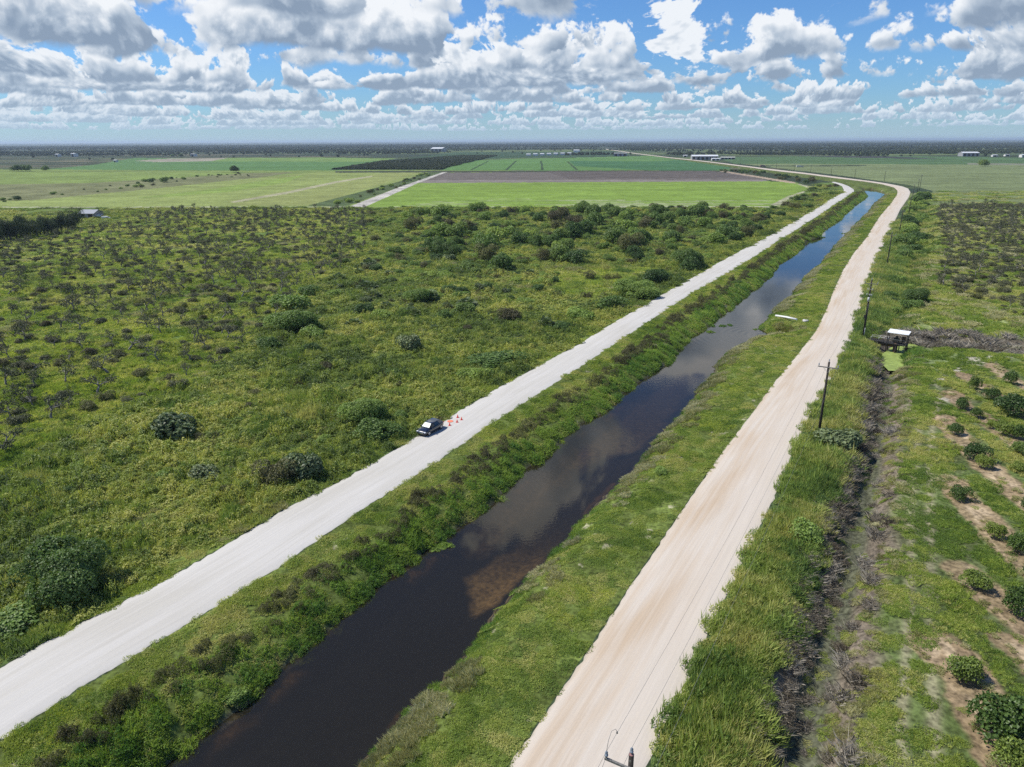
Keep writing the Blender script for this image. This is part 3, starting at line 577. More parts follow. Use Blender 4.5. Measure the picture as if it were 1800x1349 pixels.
def patch_leafy(seed, R, n, hmax, ls, bumps=7, asp=.45, up=1.9, blades=0, bl_h=.6, bl_w=.05):
    """an irregular mound-and-gap patch of broad leaved ground cover"""
    rs = np.random.default_rng(seed)
    a = rs.uniform(0, 2 * PI, n); r = R * np.sqrt(rs.uniform(0, 1, n)) * (1 + .25 * np.sin(a * 3 + seed))
    x, y = r * np.cos(a), r * np.sin(a); h = np.zeros(n)
    for i in range(bumps):
        ba, br = rs.uniform(0, 2 * PI), R * .8 * math.sqrt(rs.uniform()); bh = rs.uniform(.4, 1) * hmax; bw = rs.uniform(.18, .4) * R
        h = np.maximum(h, bh * np.exp(-((x - br * math.cos(ba)) ** 2 + (y - br * math.sin(ba)) ** 2) / bw ** 2))
    h = h * np.clip(1.15 - r / R, .15, 1)
    z = h * (1 - rs.uniform(0, 1, n) ** 2.2 * .75) + .02
    P = np.stack([x, y, z], 1); Nr = unit(rs.normal(size=(n, 3)) * .75 + np.stack([x / R * .5, y / R * .5, np.full(n, up)], 1))
    clump = (vnoise(x * 2.4 / R * 1.6, y * 2.4 / R * 1.6, seed) * .6 + rs.uniform(0, 1, n) * .4)
    parts = [leaf_arrays(P, Nr, ls * rs.uniform(.6, 1.3, n), rs, asp)]; lv = [clump]
    if blades:
        k = rs.integers(0, n, blades); B = P[k].copy(); B[:, 2] = 0
        parts.append(blade_arrays(B, z[k] + bl_h * rs.uniform(.5, 1, blades), np.full(blades, bl_w), rs, .4)); lv.append(rs.uniform(.3, 1, blades))
    V, Fc = join(parts); return V, Fc, np.concatenate(lv)
def patch_grass(seed, R, n, h, w, lean=.6, tufts=26):
    rs = np.random.default_rng(seed)
    ta = rs.uniform(0, 2 * PI, tufts); tr = R * np.sqrt(rs.uniform(0, 1, tufts)); tx, ty = tr * np.cos(ta), tr * np.sin(ta); th = rs.uniform(.45, 1.15, tufts)
    k = rs.integers(0, tufts, n); P = np.stack([tx[k] + rs.normal(0, R * .09, n), ty[k] + rs.normal(0, R * .09, n), np.zeros(n)], 1)
    V, Fc = blade_arrays(P, h * th[k], np.full(n, w) * rs.uniform(.7, 1.3, n), rs, lean)
    return V, Fc, np.clip(th[k] - .3 + rs.normal(0, .15, n), 0, 1)
def crown(seed, n, ls, lobes=9, flat=.8, asp=.42, squash=1.0, spiky=0.0):
    """leaf shell over overlapping lobes, unit radius, standing on z = 0"""
    rs = np.random.default_rng(seed); C = []; Rr = []
    for i in range(lobes):
        a = rs.uniform(0, 2 * PI); rr = rs.uniform(.15, .72); C.append([rr * math.cos(a), rr * math.sin(a), rs.uniform(.30, .95) * flat]); Rr.append(rs.uniform(.20, .46))
    C.append([0, 0, .5 * flat]); Rr.append(.55)
    C = np.array(C); Rr = np.array(Rr); w = Rr ** 2 / (Rr ** 2).sum(); k = rs.choice(len(C), n, p=w)
    d = unit(rs.normal(size=(n, 3))); d[:, 2] = np.where(d[:, 2] < -.35, -d[:, 2], d[:, 2])
    nz = .80 + .30 * rs.uniform(0, 1, n) ** .6 + spiky * rs.uniform(0, 1, n) ** 6
    P = C[k] + d * (Rr[k] * nz)[:, None] * np.array([1, 1, squash]); P[:, 2] = np.maximum(P[:, 2], .02 + .1 * rs.uniform(0, 1, n))
    Nr = unit(d * .9 + rs.normal(size=(n, 3)) * .65 + np.array([0, 0, .25]))
    keep = vnoise(P[:, 0] * 5 + 9, P[:, 1] * 5 + P[:, 2] * 4, seed) > .14
    P, Nr = P[keep], Nr[keep]; n = len(P)
    V, Fc = leaf_arrays(P, Nr, ls * rs.uniform(.6, 1.35, n), rs, asp)
    lv = np.clip(.5 * vnoise(P[:, 0] * 4, P[:, 1] * 4 + P[:, 2] * 4, seed + 5) + .5 * rs.uniform(0, 1, n), 0, 1)
    return V, Fc, lv
def frond_bush(seed, fr=46):
    """fan palm / palmetto clump: stiff bladed fans on short stalks"""
    rs = np.random.default_rng(seed); parts = []; lv = []
    for i in range(fr):
        a = rs.uniform(0, 2 * PI); e = math.asin(rs.uniform(.05, .98)); d = np.array([math.cos(a) * math.cos(e), math.sin(a) * math.cos(e), math.sin(e)])
        c = d * rs.uniform(.5, .78) + np.array([0, 0, .22]); side = unit(np.cross(d, [0, 0, 1.]) + 1e-4); upv = np.cross(side, d); nb = 9; Vs = []
        for j in range(nb):
            t = (j / (nb - 1) - .5) * 2.5; dd = d * math.cos(t) + side * math.sin(t) + np.array([0, 0, -.25]) * (1 + abs(t)) * .4; L_ = .36 * rs.uniform(.8, 1.1)
            pw = np.cross(dd, upv); pw = pw / (np.linalg.norm(pw) + 1e-6) * .028
            Vs += [c, c + dd * L_ * .5 + pw, c + dd * L_ + np.array([0, 0, -.05]), c + dd * L_ * .5 - pw]
        parts.append((np.array(Vs), np.arange(nb * 4).reshape(nb, 4))); lv.append(np.full(nb, rs.uniform(.3, 1)))
    V, Fc = join(parts); return V, Fc, np.concatenate(lv)
def branching(seed, h=1.0, r0=.05, levels=4, spread=.75, nb=3, gnarl=.12, up=.25):
    rs = np.random.default_rng(seed); parts = []; tips = []
    def grow(p, d, L_, r, lev):
        pts = [p]; q = p; dd = d
        for s in range(3): dd = unit(dd + rs.normal(0, gnarl, 3) + np.array([0, 0, .04])); q = q + dd * L_ / 3; pts.append(q)
        parts.append(tube_arrays(pts, [r, r * .85, r * .7, r * .55], 4 if lev else 6))
        if lev >= levels: tips.append(q); return
        for i in range(nb + (lev == 0)):
            a = rs.uniform(0, 2 * PI); u = unit(np.cross(dd, rs.normal(size=3))); nd = unit(dd * (1 - spread * .45) + u * spread + np.array([0, 0, up]))
            grow(pts[-1 if i else -2] if lev else q, nd, L_ * rs.uniform(.62, .85), r * .55, lev + 1)
        tips.append(q)
    for i in range(1): grow(np.zeros(3), np.array([rs.normal(0, .08), rs.normal(0, .08), 1.]), h * .26, r0, 0)
    V, Fc = join(parts); return V, Fc, np.array(tips)

# ------------------------------------------------------------------ stuff: scattered ground cover
def proto_collection(name, meshes):
    c = bpy.data.collections.new(name)
    for i, me in enumerate(meshes):
        o = bpy.data.objects.new('%s_%02d' % (name, i), me); c.objects.link(o)
    return c
def scatter_stuff(name, label, cat, protos, P, scale, zscale=None, seed=1, hug=False):
    rs = np.random.default_rng(seed); n = len(P)
    me = bpy.data.meshes.new(name); me.vertices.add(n); me.vertices.foreach_set('co', np.asarray(P, np.float32).ravel())
    spin = rs.uniform(0, 2 * PI, n); E3 = np.stack([np.zeros(n), np.zeros(n), spin], 1)
    if hug:   # lie on the slope of the land
        e = .8; x, y = P[:, 0], P[:, 1]; h0 = height(x, y); gx = (height(x + e, y) - h0) / e; gy = (height(x, y + e) - h0) / e
        gx, gy = np.clip(gx, -.7, .7), np.clip(gy, -.7, .7); nz = unit(np.stack([-gx, -gy, np.ones(n)], 1)); c_, s_ = np.cos(spin), np.sin(spin)
        ax = unit(np.stack([c_, s_, c_ * gx + s_ * gy], 1)); ay = np.cross(nz, ax)
        E3 = np.stack([np.arctan2(ay[:, 2], nz[:, 2]), np.arcsin(np.clip(-ax[:, 2], -1, 1)), np.arctan2(ax[:, 1], ax[:, 0])], 1)
    for an, ty, key, v in (('rot', 'FLOAT_VECTOR', 'vector', E3), ('sc', 'FLOAT_VECTOR', 'vector', np.stack([scale, scale, scale * (zscale if zscale is not None else rs.uniform(.75, 1.3, n))], 1)), ('pk', 'INT', 'value', rs.integers(0, len(protos), n))):
        a = me.attributes.new(an, ty, 'POINT'); a.data.foreach_set(key, np.asarray(v, np.int32 if ty == 'INT' else np.float32).ravel())
    o = bpy.data.objects.new(name, me); COL.objects.link(o); tag(o, label, cat, kind='stuff')
    coll = proto_collection(name + '_source', protos)
    ng = bpy.data.node_groups.new(name, 'GeometryNodeTree'); ng.interface.new_socket('Geometry', in_out='INPUT', socket_type='NodeSocketGeometry'); ng.interface.new_socket('Geometry', in_out='OUTPUT', socket_type='NodeSocketGeometry')
    N, L = ng.nodes, ng.links; gi = N.new('NodeGroupInput'); go = N.new('NodeGroupOutput')
    iop = N.new('GeometryNodeInstanceOnPoints'); ci = N.new('GeometryNodeCollectionInfo'); ci.inputs['Collection'].default_value = coll; ci.inputs['Separate Children'].default_value = True; ci.inputs['Reset Children'].default_value = True
    def at(n_, t):
        a = N.new('GeometryNodeInputNamedAttribute'); a.data_type = t; a.inputs['Name'].default_value = n_; return a.outputs['Attribute']
    er = N.new('FunctionNodeEulerToRotation'); L.new(at('rot', 'FLOAT_VECTOR'), er.inputs[0])
    L.new(gi.outputs[0], iop.inputs['Points']); L.new(ci.outputs[0], iop.inputs['Instance']); iop.inputs['Pick Instance'].default_value = True
    L.new(at('pk', 'INT'), iop.inputs['Instance Index']); L.new(er.outputs[0], iop.inputs['Rotation']); L.new(at('sc', 'FLOAT_VECTOR'), iop.inputs['Scale'])
    L.new(iop.outputs[0], go.inputs[0])
    md = o.modifiers.new('scatter', 'NODES'); md.node_group = ng
    return o
def candidates(dens, r0, r1, a0=-47, a1=47, seed=1):
    """random points in a wedge of ground, dens per square metre"""
    rs = np.random.default_rng(seed); area = math.radians(a1 - a0) / 2 * (r1 ** 2 - r0 ** 2); n = int(area * dens)
    r = np.sqrt(rs.uniform(r0 ** 2, r1 ** 2, n)); a = np.radians(rs.uniform(a0, a1, n)); return r * np.sin(a), r * np.cos(a)

M_WEED = mat_leaf('weed_leaves', [(0.097, 0.147, 0.040), (0.178, 0.240, 0.055), (0.281, 0.338, 0.072), (0.432, 0.431, 0.125)], .36, .035)
M_GRASS = mat_leaf('grass_blades', [(0.135, 0.211, 0.042), (0.221, 0.304, 0.058), (0.313, 0.377, 0.075), (0.454, 0.441, 0.160)], .36, .05)
M_LIME = mat_leaf('lime_grass_blades', [(0.248, 0.323, 0.050), (0.378, 0.431, 0.070), (0.518, 0.539, 0.110)], .36, .08)
M_LUSH = mat_leaf('waterside_leaves', [(0.092, 0.186, 0.045), (0.162, 0.270, 0.057), (0.254, 0.348, 0.070)], .36, .08)
M_THICK = mat_leaf('dull_thicket_leaves', [(0.092, 0.086, 0.042), (0.124, 0.122, 0.055), (0.167, 0.176, 0.062)], .2, .05)
M_TALL = mat_leaf('tall_verge_leaves', [(0.097, 0.162, 0.050), (0.178, 0.255, 0.066), (0.275, 0.343, 0.085), (0.410, 0.402, 0.150)], .34, .11)
M_DEAD = mat_leaf('dead_stems', [(.16, .135, .10), (.26, .23, .185), (.38, .345, .29)], .05, .2)
M_STRAW = mat_leaf('straw', [(.29, .29, .12), (.40, .385, .18), (.52, .49, .29)], .2, .12)
M_BUSH = mat_leaf('bush_leaves', [(0.069, 0.123, 0.039), (0.110, 0.186, 0.049), (0.187, 0.264, 0.067)], .26, .03, .5)
M_BIG = mat_leaf('glossy_bush_leaves', [(0.112, 0.179, 0.052), (0.171, 0.257, 0.067), (0.264, 0.353, 0.090)], .3, .03, .5)
M_BUSHL = mat_leaf('light_bush_leaves', [(0.138, 0.219, 0.055), (0.207, 0.301, 0.068), (0.305, 0.389, 0.091)], .3, .03, .5)
M_BUSHG = mat_leaf('greyish_bush_leaves', [(0.092, 0.132, 0.062), (0.135, 0.181, 0.080), (0.194, 0.235, 0.110)], .2, .03, .5)
M_SCRUBG = mat_leaf('dusty_scrub_leaves', [(.085, .098, .048), (.122, .132, .066), (.170, .175, .092)], .15, .03, .6)
M_CITRUS = mat_leaf('citrus_leaves', [(0.054, 0.098, 0.024), (0.092, 0.152, 0.032), (0.205, 0.265, 0.050)], .28, .4, .45)
M_PINE = mat_leaf('feathery_leaves', [(0.036, 0.059, 0.030), (0.057, 0.086, 0.042), (0.097, 0.127, 0.064)], .2, .03, .5)
M_BARK = mat_plain('bark', (.13, .11, .09), .9, var=.3, scale=9)
M_DEADWOOD = mat_plain('weathered_wood', (.21, .195, .175), .9, var=.3, scale=12)

def pm(name, arr, mat): V, Fc, lv = arr; return npmesh(name, V, Fc, [mat], lv)
def ground_cover():
    H_ = lambda x, y: height(x, y)
    def zpts(x, y, sink=-.03): return np.stack([x, y, height(x, y) - sink], 1)
    # ---- collect points for each sort of cover
    pts = {k: ([], [], []) for k in ('lime', 'weeds', 'far', 'bank', 'lush', 'hedge', 'verge', 'brush', 'short', 'straw')}
    def add(k, x, y, s): pts[k][0].append(x); pts[k][1].append(y); pts[k][2].append(s * np.ones(len(x)))
    LEFTPX = [(-3000, 367)] + [(-3000, 1800)] + L_LEFT + [(1440, 323), (1385, 362), (1372, 366)]
    MIDW = np.vstack([LRw, RLw[::-1]])
    HUT = G(1568, 600, 0)
    CORRW = np.vstack([LLw + np.array([-9., 6.]), (RRw + np.array([9., -3.]))[::-1]]) ; CORRW[:2] += [0, -20]
    VGPX = R_RIGHT[:22] + [(1640, 336), (1610, 480), (1592, 560), (1575, 640), (1545, 780), (1500, 983), (1450, 1140), (1410, 1349), (1390, 1500)]
    for (r0, r1, dn, size, CORR) in ((30, 95, 1.25, .9, True), (95, 170, .8, 1.05, True), (170, 300, .55, 1.25, True), (300, 650, .26, 1.7, True),
                                     (30, 95, 1.0, 1.0, False), (95, 170, .62, 1.25, False), (170, 300, .26, 1.9, False), (300, 520, .085, 3.2, False), (520, 1000, .012, 4.5, False)):
        x, y = candidates(dn, r0, r1, seed=int(r0) + 1000 * CORR)
        if CORR: q_ = inpoly(x, y, CORRW); x, y = x[q_], y[q_]
        f = fields(x, y); PX, PY = proj(x, y, 0.0)
        ok = (f['dL'] > .25 + .55 * (size - .7)) & (f['dR'] > .25 + .55 * (size - .7)) & (f['dC'] > .12)
        if not CORR: ok &= ~inpoly(x, y, CORRW)
        rs = np.random.default_rng(int(r0) + 9); u = rs.uniform(0, 1, len(x))
        n1 = fbm(x / 9, y / 9, 301); n2 = fbm(x / 2.6, y / 2.6, 302, 3)
        left = (inpoly(PX, PY, LEFTPX) if not CORR else (inpoly(PX, PY, LEFTPX) | (ok & (f['dC'] > 6) & ~inpoly(x, y, MIDW) & (f['dL'] < f['dR'])))) & ok; mid = inpoly(x, y, MIDW) & ok; vg = inpoly(PX, PY, VGPX) & ok
        east = ok & ~left & ~mid & ~vg & inpoly(PX, PY, [(1380, 1600), (1500, 983), (1575, 640), (1640, 336), (2300, 336), (5000, 1600)])
        # left side: weeds (finer near the road edge), thinner in the yellow meadow parts
        dead = inpoly(PX, PY, Z_DEADL); clear = inpoly(PX, PY, Z_CLEAR)
        k = left & ~dead & ~clear & ((n2 > .36) | (u < .3)) & (f['dL'] > 1.2)
        add('weeds', x[k], y[k], size * (.8 + .9 * n1[k]))
        k = left & (dead | clear) & (u < .62); add('short', x[k], y[k], size * (.9 + .6 * n1[k]))
        k = left & dead & (u > .66) & (n1 > .45); add('weeds', x[k], y[k], size * .8)
        n3 = fbm(x / 16, y / 16, 310, 3); n4 = fbm(x / 6, y / 6, 311, 3)
        k = left & ~dead & (n3 > .51) & (u < .6); add('lime', x[k], y[k], size * .9)
        k = left & ~dead & (n4 > .60) & (u > .5); add('verge', x[k], y[k], size * (.8 + .5 * n1[k]))
        k = left & ~dead & (n4 < .33) & (u > .7); add('hedge', x[k], y[k], size * .62)
        k = left & (fbm(x / 10, y / 10, 312, 3) > .64) & (u > .35) & (u < .6); add('straw', x[k], y[k], size * .8)
        k = left & (f['dL'] < 5.5) & (u < .9); add('bank', x[k], y[k], size * .85)
        k = left & dead & inpoly(PX, PY, [(-400, 600), (0, 590), (60, 540), (320, 580), (350, 640), (250, 700), (60, 770), (-400, 860)]) & (fbm(x / 12, y / 12, 305, 3) > .44) & (u < .8); add('lime', x[k], y[k], size)
        k = mid & (fbm(x / 5, y / 5, 306, 3) > .60) & (f['dC'] > 2.5) & (u < .6); add('lime', x[k], y[k], size * .6)
        k = left & clear & (u > .35); add('lime', x[k], y[k], size * .9)
        # between the roads
        uu = f['dL'] / (f['dL'] + f['dC'] + 1e-6); wL = (f['dC'] < 30) & (f['dL'] < f['dR']) & (f['dL'] + f['dC'] < 20)
        jit = (n2 - .5) * .22 + (n1 - .5) * .25; band = uu + jit + .05
        bare = fbm(x / 1.7, y / 1.7, 44, 4) > .765
        k = mid & wL & ~bare; add('bank', x[k], y[k], size * .8)
        k = mid & wL & (band > .62) & (u < .9); add('lush', x[k], y[k], size * .8)
        k = mid & wL & (band > .40) & (band < .70) & ((n2 > .42) | (u < .35)); add('hedge', x[k], y[k], size * (.42 + .5 * n1[k]))
        k = mid & ~wL & ~bare & (f['dC'] > .6); add('bank', x[k], y[k], size * .72)
        k = mid & ~wL & (f['dC'] < 1.5) & (u < .8) & (f['dC'] > .15); add('lush', x[k], y[k], size * .62)
        k = mid & ~wL & (f['dC'] > .8) & (f['dC'] < 4.0) & (n1 + (u - .5) * .3 > .47); add('straw', x[k], y[k], size * .8)
        # verge and ditch
        hutd = np.hypot(x - HUT[0], y - HUT[1]); vg &= (hutd > 5.0) & ~((PY > 575) & (PY < 660) & (PX > 1543))
        k = vg & (f['dD'] > 2.6) & (f['dR'] > .75 + .5 * (size - .9)); add('verge', x[k], y[k], size * (.85 + .8 * n1[k]))
        k = vg & (f['dD'] > 2.5) & (f['dD'] < 5.0) & (u < .30) & (PY > 560); add('hedge', x[k], y[k], size * .7)
        dleft = vg
        k = ok & (f['dD'] > 1.2) & (((f['dD'] < 4.2) & vg & (u < .75)) | ((f['dD'] < 3.2) & ~vg & (u < .10))); add('brush', x[k], y[k], size * .75)
        k = ok & (f['dD'] < 4.5) & (f['dD'] > 1.3) & ~vg & (u > .62); add('bank', x[k], y[k], size * .5)
        k = ok & (f['dD'] < 6.0) & (f['dD'] > 1.5) & ~vg & (f['dD'] < 4.6) & (u > .3) & (u < .62); add('straw', x[k], y[k], size * .6)
        k = ok & ~vg & (f['dD'] > 4.0) & (f['dD'] < 8) & (u > .35); add('bank', x[k], y[k], size * .7)
        k = ok & (f['dD'] < 1.8) & (u < .25); add('brush', x[k], y[k], size * .42)
        k = ok & (f['dD'] < 2.4) & (u > .50); add('bank', x[k], y[k], size * .45)
        north = PY < 606 + (PX - 1600) * .075
        k = ok & (f['dD2'] < 7.0) & (f['dD2'] > 2.0) & (u < .6) & north & (PX > 1555); add('brush', x[k], y[k], size * .7)
        k = ok & (f['dD2'] < 5.5) & ~north & (PX > 1590) & (u < .8); add('lush', x[k], y[k], size * .8)
        orow = np.full(x.shape, 99.); CLOSE = r0 < 170; rutd = np.minimum(segdist(x, y, GL([(1601, 700), (1616, 753), (1609, 822), (1602, 918), (1601, 1000), (1595, 1127), (1586, 1246), (1590, 1400)])), segdist(x, y, GL([(1650, 690), (1641, 731), (1636, 822), (1635, 1000), (1636, 1098), (1648, 1400)])))
        if r0 < 170:
            for line, w in ORCH_ROWS: orow = np.minimum(orow, segdist(x, y, GL(line)) - w)
        k = east & (f['dD'] > 4.0) & (f['dD2'] > 6.5) & (orow > .55) & (rutd > .85); add('short', x[k], y[k], size * .7)
        k = east & (f['dD'] > 4.0) & (orow > .3) & (rutd <= .85) & (rutd > .40) & CLOSE; add('short', x[k], y[k], size * .42)
        k = east & CLOSE & (f['dD'] > 3.6) & (f['dD2'] > 6.5) & (orow > .45) & (u < .75) & (rutd > .8); add('bank', x[k], y[k], size * .6)
        k = east & (orow < .0) & (u < .30); add('straw', x[k], y[k], size * .35)
        k = east & CLOSE & (orow < .2) & (u > .88); add('bank', x[k], y[k], size * .4)
        k = east & (PY < 600) & (u < .14); add('straw', x[k], y[k], size * .8)
    # floating green stuff by the banks is grown from the bank edge itself
    S = lambda k: (np.concatenate(pts[k][0]), np.concatenate(pts[k][1]), np.concatenate(pts[k][2]))
    weeds = [pm('weed_patch', patch_leafy(10 + i, 1.3, 560, .75 + .12 * i, .15, 8, blades=70, bl_h=.45, bl_w=.04), M_WEED) for i in range(5)]
    bank = [pm('bank_patch', patch_leafy(30 + i, 1.2, 460, .22, .105, 14, blades=330, bl_h=.20, bl_w=.03), M_GRASS) for i in range(5)]
    short = [pm('meadow_patch', patch_grass(50 + i, 1.35, 620, .27, .045, .9), M_GRASS) for i in range(4)]
    lime = [pm('lime_patch', patch_leafy(55 + i, 1.3, 560, .25, .09, 12, blades=260, bl_h=.22, bl_w=.035), M_LIME) for i in range(3)]
    lush = [pm('waterside_patch', patch_leafy(60 + i, 1.0, 420, .55, .13, 7, blades=150, bl_h=.5, bl_w=.045), M_LUSH) for i in range(4)]
    hedge = [pm('thicket_patch', patch_leafy(70 + i, 1.25, 950, 1.55, .12, 9, .4, .7, blades=60, bl_h=.3, bl_w=.03), M_THICK) for i in range(4)]
    verge = [pm('verge_patch', patch_leafy(80 + i, 1.25, 460, .8, .13, 8, blades=420, bl_h=.55, bl_w=.035), M_TALL) for i in range(5)]
    straw = [pm('straw_patch', patch_grass(90 + i, 1.1, 520, .5, .03, .8), M_STRAW) for i in range(3)]
    brush = []
    for i in range(4):
        rs = np.random.default_rng(100 + i); parts = []
        for j in range(26):
            a, r = rs.uniform(0, 2 * PI), 1.1 * math.sqrt(rs.uniform()); V, Fc, _ = branching(rs.integers(1e6), rs.uniform(.7, 1.4), .028, 2, .9, 2, .25, .1)
            parts.append((V + np.array([r * math.cos(a), r * math.sin(a), 0]), Fc))
        B = np.stack([rs.normal(0, .6, 260), rs.normal(0, .6, 260), np.zeros(260)], 1); parts.append(blade_arrays(B, rs.uniform(.3, .9, 260), np.full(260, .028), rs, 1.3))
        V, Fc = join(parts); brush.append(npmesh('dead_brush', V, Fc, [M_DEAD], rs.uniform(0, 1, len(Fc))))
    for k, protos, lab, cat, sd_ in (('weeds', weeds, 'rank green weeds and vines covering the land left of the white road', 'weeds', 1), ('bank', bank, 'low bright green grass on the canal banks and road edges', 'grass', 2),
            ('short', short, 'short meadow grass around the dead trees and beside the orchard', 'grass', 3), ('lush', lush, 'lush green waterside plants fringing the canal', 'plants', 4),
            ('lime', lime, 'patches of lime green grass in the left meadow and on the banks', 'grass', 9), ('hedge', hedge, 'dull brownish green thicket running along the left canal bank', 'thicket', 5), ('verge', verge, 'tall dense weeds on the verge right of the beige road', 'weeds', 6),
            ('straw', straw, 'dry straw coloured grass on the right canal bank and field edges', 'dry grass', 7), ('brush', brush, 'grey dead brush and tangled stems lining the ditch', 'brush', 8)):
        x, y, s = S(k); rs = np.random.default_rng(sd_)
        nm = {'lime': 'lime_grass', 'weeds': 'weeds', 'bank': 'bank_grass', 'short': 'meadow_grass', 'lush': 'waterside_plants', 'hedge': 'bank_thicket', 'verge': 'verge_weeds', 'straw': 'dry_grass', 'brush': 'dead_brush'}[k]
        sc_ = s * rs.uniform(.75, 1.25, len(s)); zs = (rs.uniform(.45, 1.0, len(s)) + 1.5 * fbm(x / 5, y / 5, 404, 3) ** 2) / np.maximum(1, s / 1.3)
        scatter_stuff(nm, lab, cat, protos, zpts(x, y), sc_, zs, sd_, k != 'brush'); print(nm, len(x))
ground_cover()

# ------------------------------------------------------------------ bushes, palmettos and trees, each a thing of its own
def gz(x, y): return float(height(np.array([x]), np.array([y]))[0])
def ground_at(px, py):
    x, y = G(px, py, 0); z = gz(x, y); x, y = G(px, py, z); return x, y, gz(x, y)
CROWNS = {
 'dark': [pm('bush_crown', crown(200 + i, 3000, .10, 13, .78, spiky=.22), M_BUSH) for i in range(5)],
 'light': [pm('light_bush_crown', crown(210 + i, 2800, .11, 14, .62, .45, spiky=.28), M_BUSHL) for i in range(4)],
 'grey': [pm('greyish_bush_crown', crown(220 + i, 2100, .15, 10, .7, .40, spiky=.25), M_BUSHG) for i in range(3)],
 'thick': [pm('dull_bush_crown', crown(230 + i, 3000, .085, 9, .85, .4, 1.1), M_THICK) for i in range(3)],
 'palm': [pm('palmetto_fronds', frond_bush(240 + i, 60), M_BUSHG) for i in range(3)],
 'scrub': [pm('dusty_scrub_crown', crown(250 + i, 1500, .12, 7, .7, .35, spiky=.35), M_SCRUBG) for i in range(4)],
 'big': [pm('large_bush_crown', crown(260 + i, 17000, .052, 17, .72, .42), M_BIG) for i in range(2)],
}
def stems_mesh(seed, n=7):
    rs = np.random.default_rng(seed); parts = []
    for i in range(n):
        a = rs.uniform(0, 2 * PI); d = np.array([math.cos(a) * .45, math.sin(a) * .45, rs.uniform(.5, .8)]); parts.append(tube_arrays([(0, 0, -.05), d * .5 + rs.normal(0, .03, 3), d], [.03, .022, .01], 5))
    V, Fc = join(parts); return npmesh('bush_stems', V, Fc, [M_BARK], smooth=True)
STEMS = [stems_mesh(i) for i in range(3)]
NB = [0]
def bush(px, py, rpx, kind='dark', label=None, group=None, name='bush', cat='bush', sz=(1, 1, 1), base=True):
    """px, py: middle of the foliage in the survey; rpx its half width there"""
    dist = math.hypot(*G(px, py, 0)); slant = math.hypot(dist, CAM_H); R = rpx * slant / F_PX
    x, y = G(px, py, R * .45)
    for _ in range(3): x, y = G(px, py, gz(x, y) + R * .42)
    z = gz(x, y); NB[0] += 1; rs = np.random.default_rng(NB[0] * 13)
    root = bpy.data.objects.new(name, None); COL.objects.link(root); root.empty_display_size = .3
    root.location = (x, y, z - .05); root.rotation_euler = (0, 0, rs.uniform(0, 6.28))
    cr = CROWNS[kind][rs.integers(len(CROWNS[kind]))]
    c = link('foliage', cr, parent=root, scale=(R * sz[0], R * sz[1], R * sz[2] * rs.uniform(.9, 1.1)))
    if rpx > 9: link('stems', STEMS[NB[0] % 3], parent=root, scale=(R * sz[0] * .8, R * sz[1] * .8, R * sz[2] * .7))
    tag(root, label, cat, group); return root

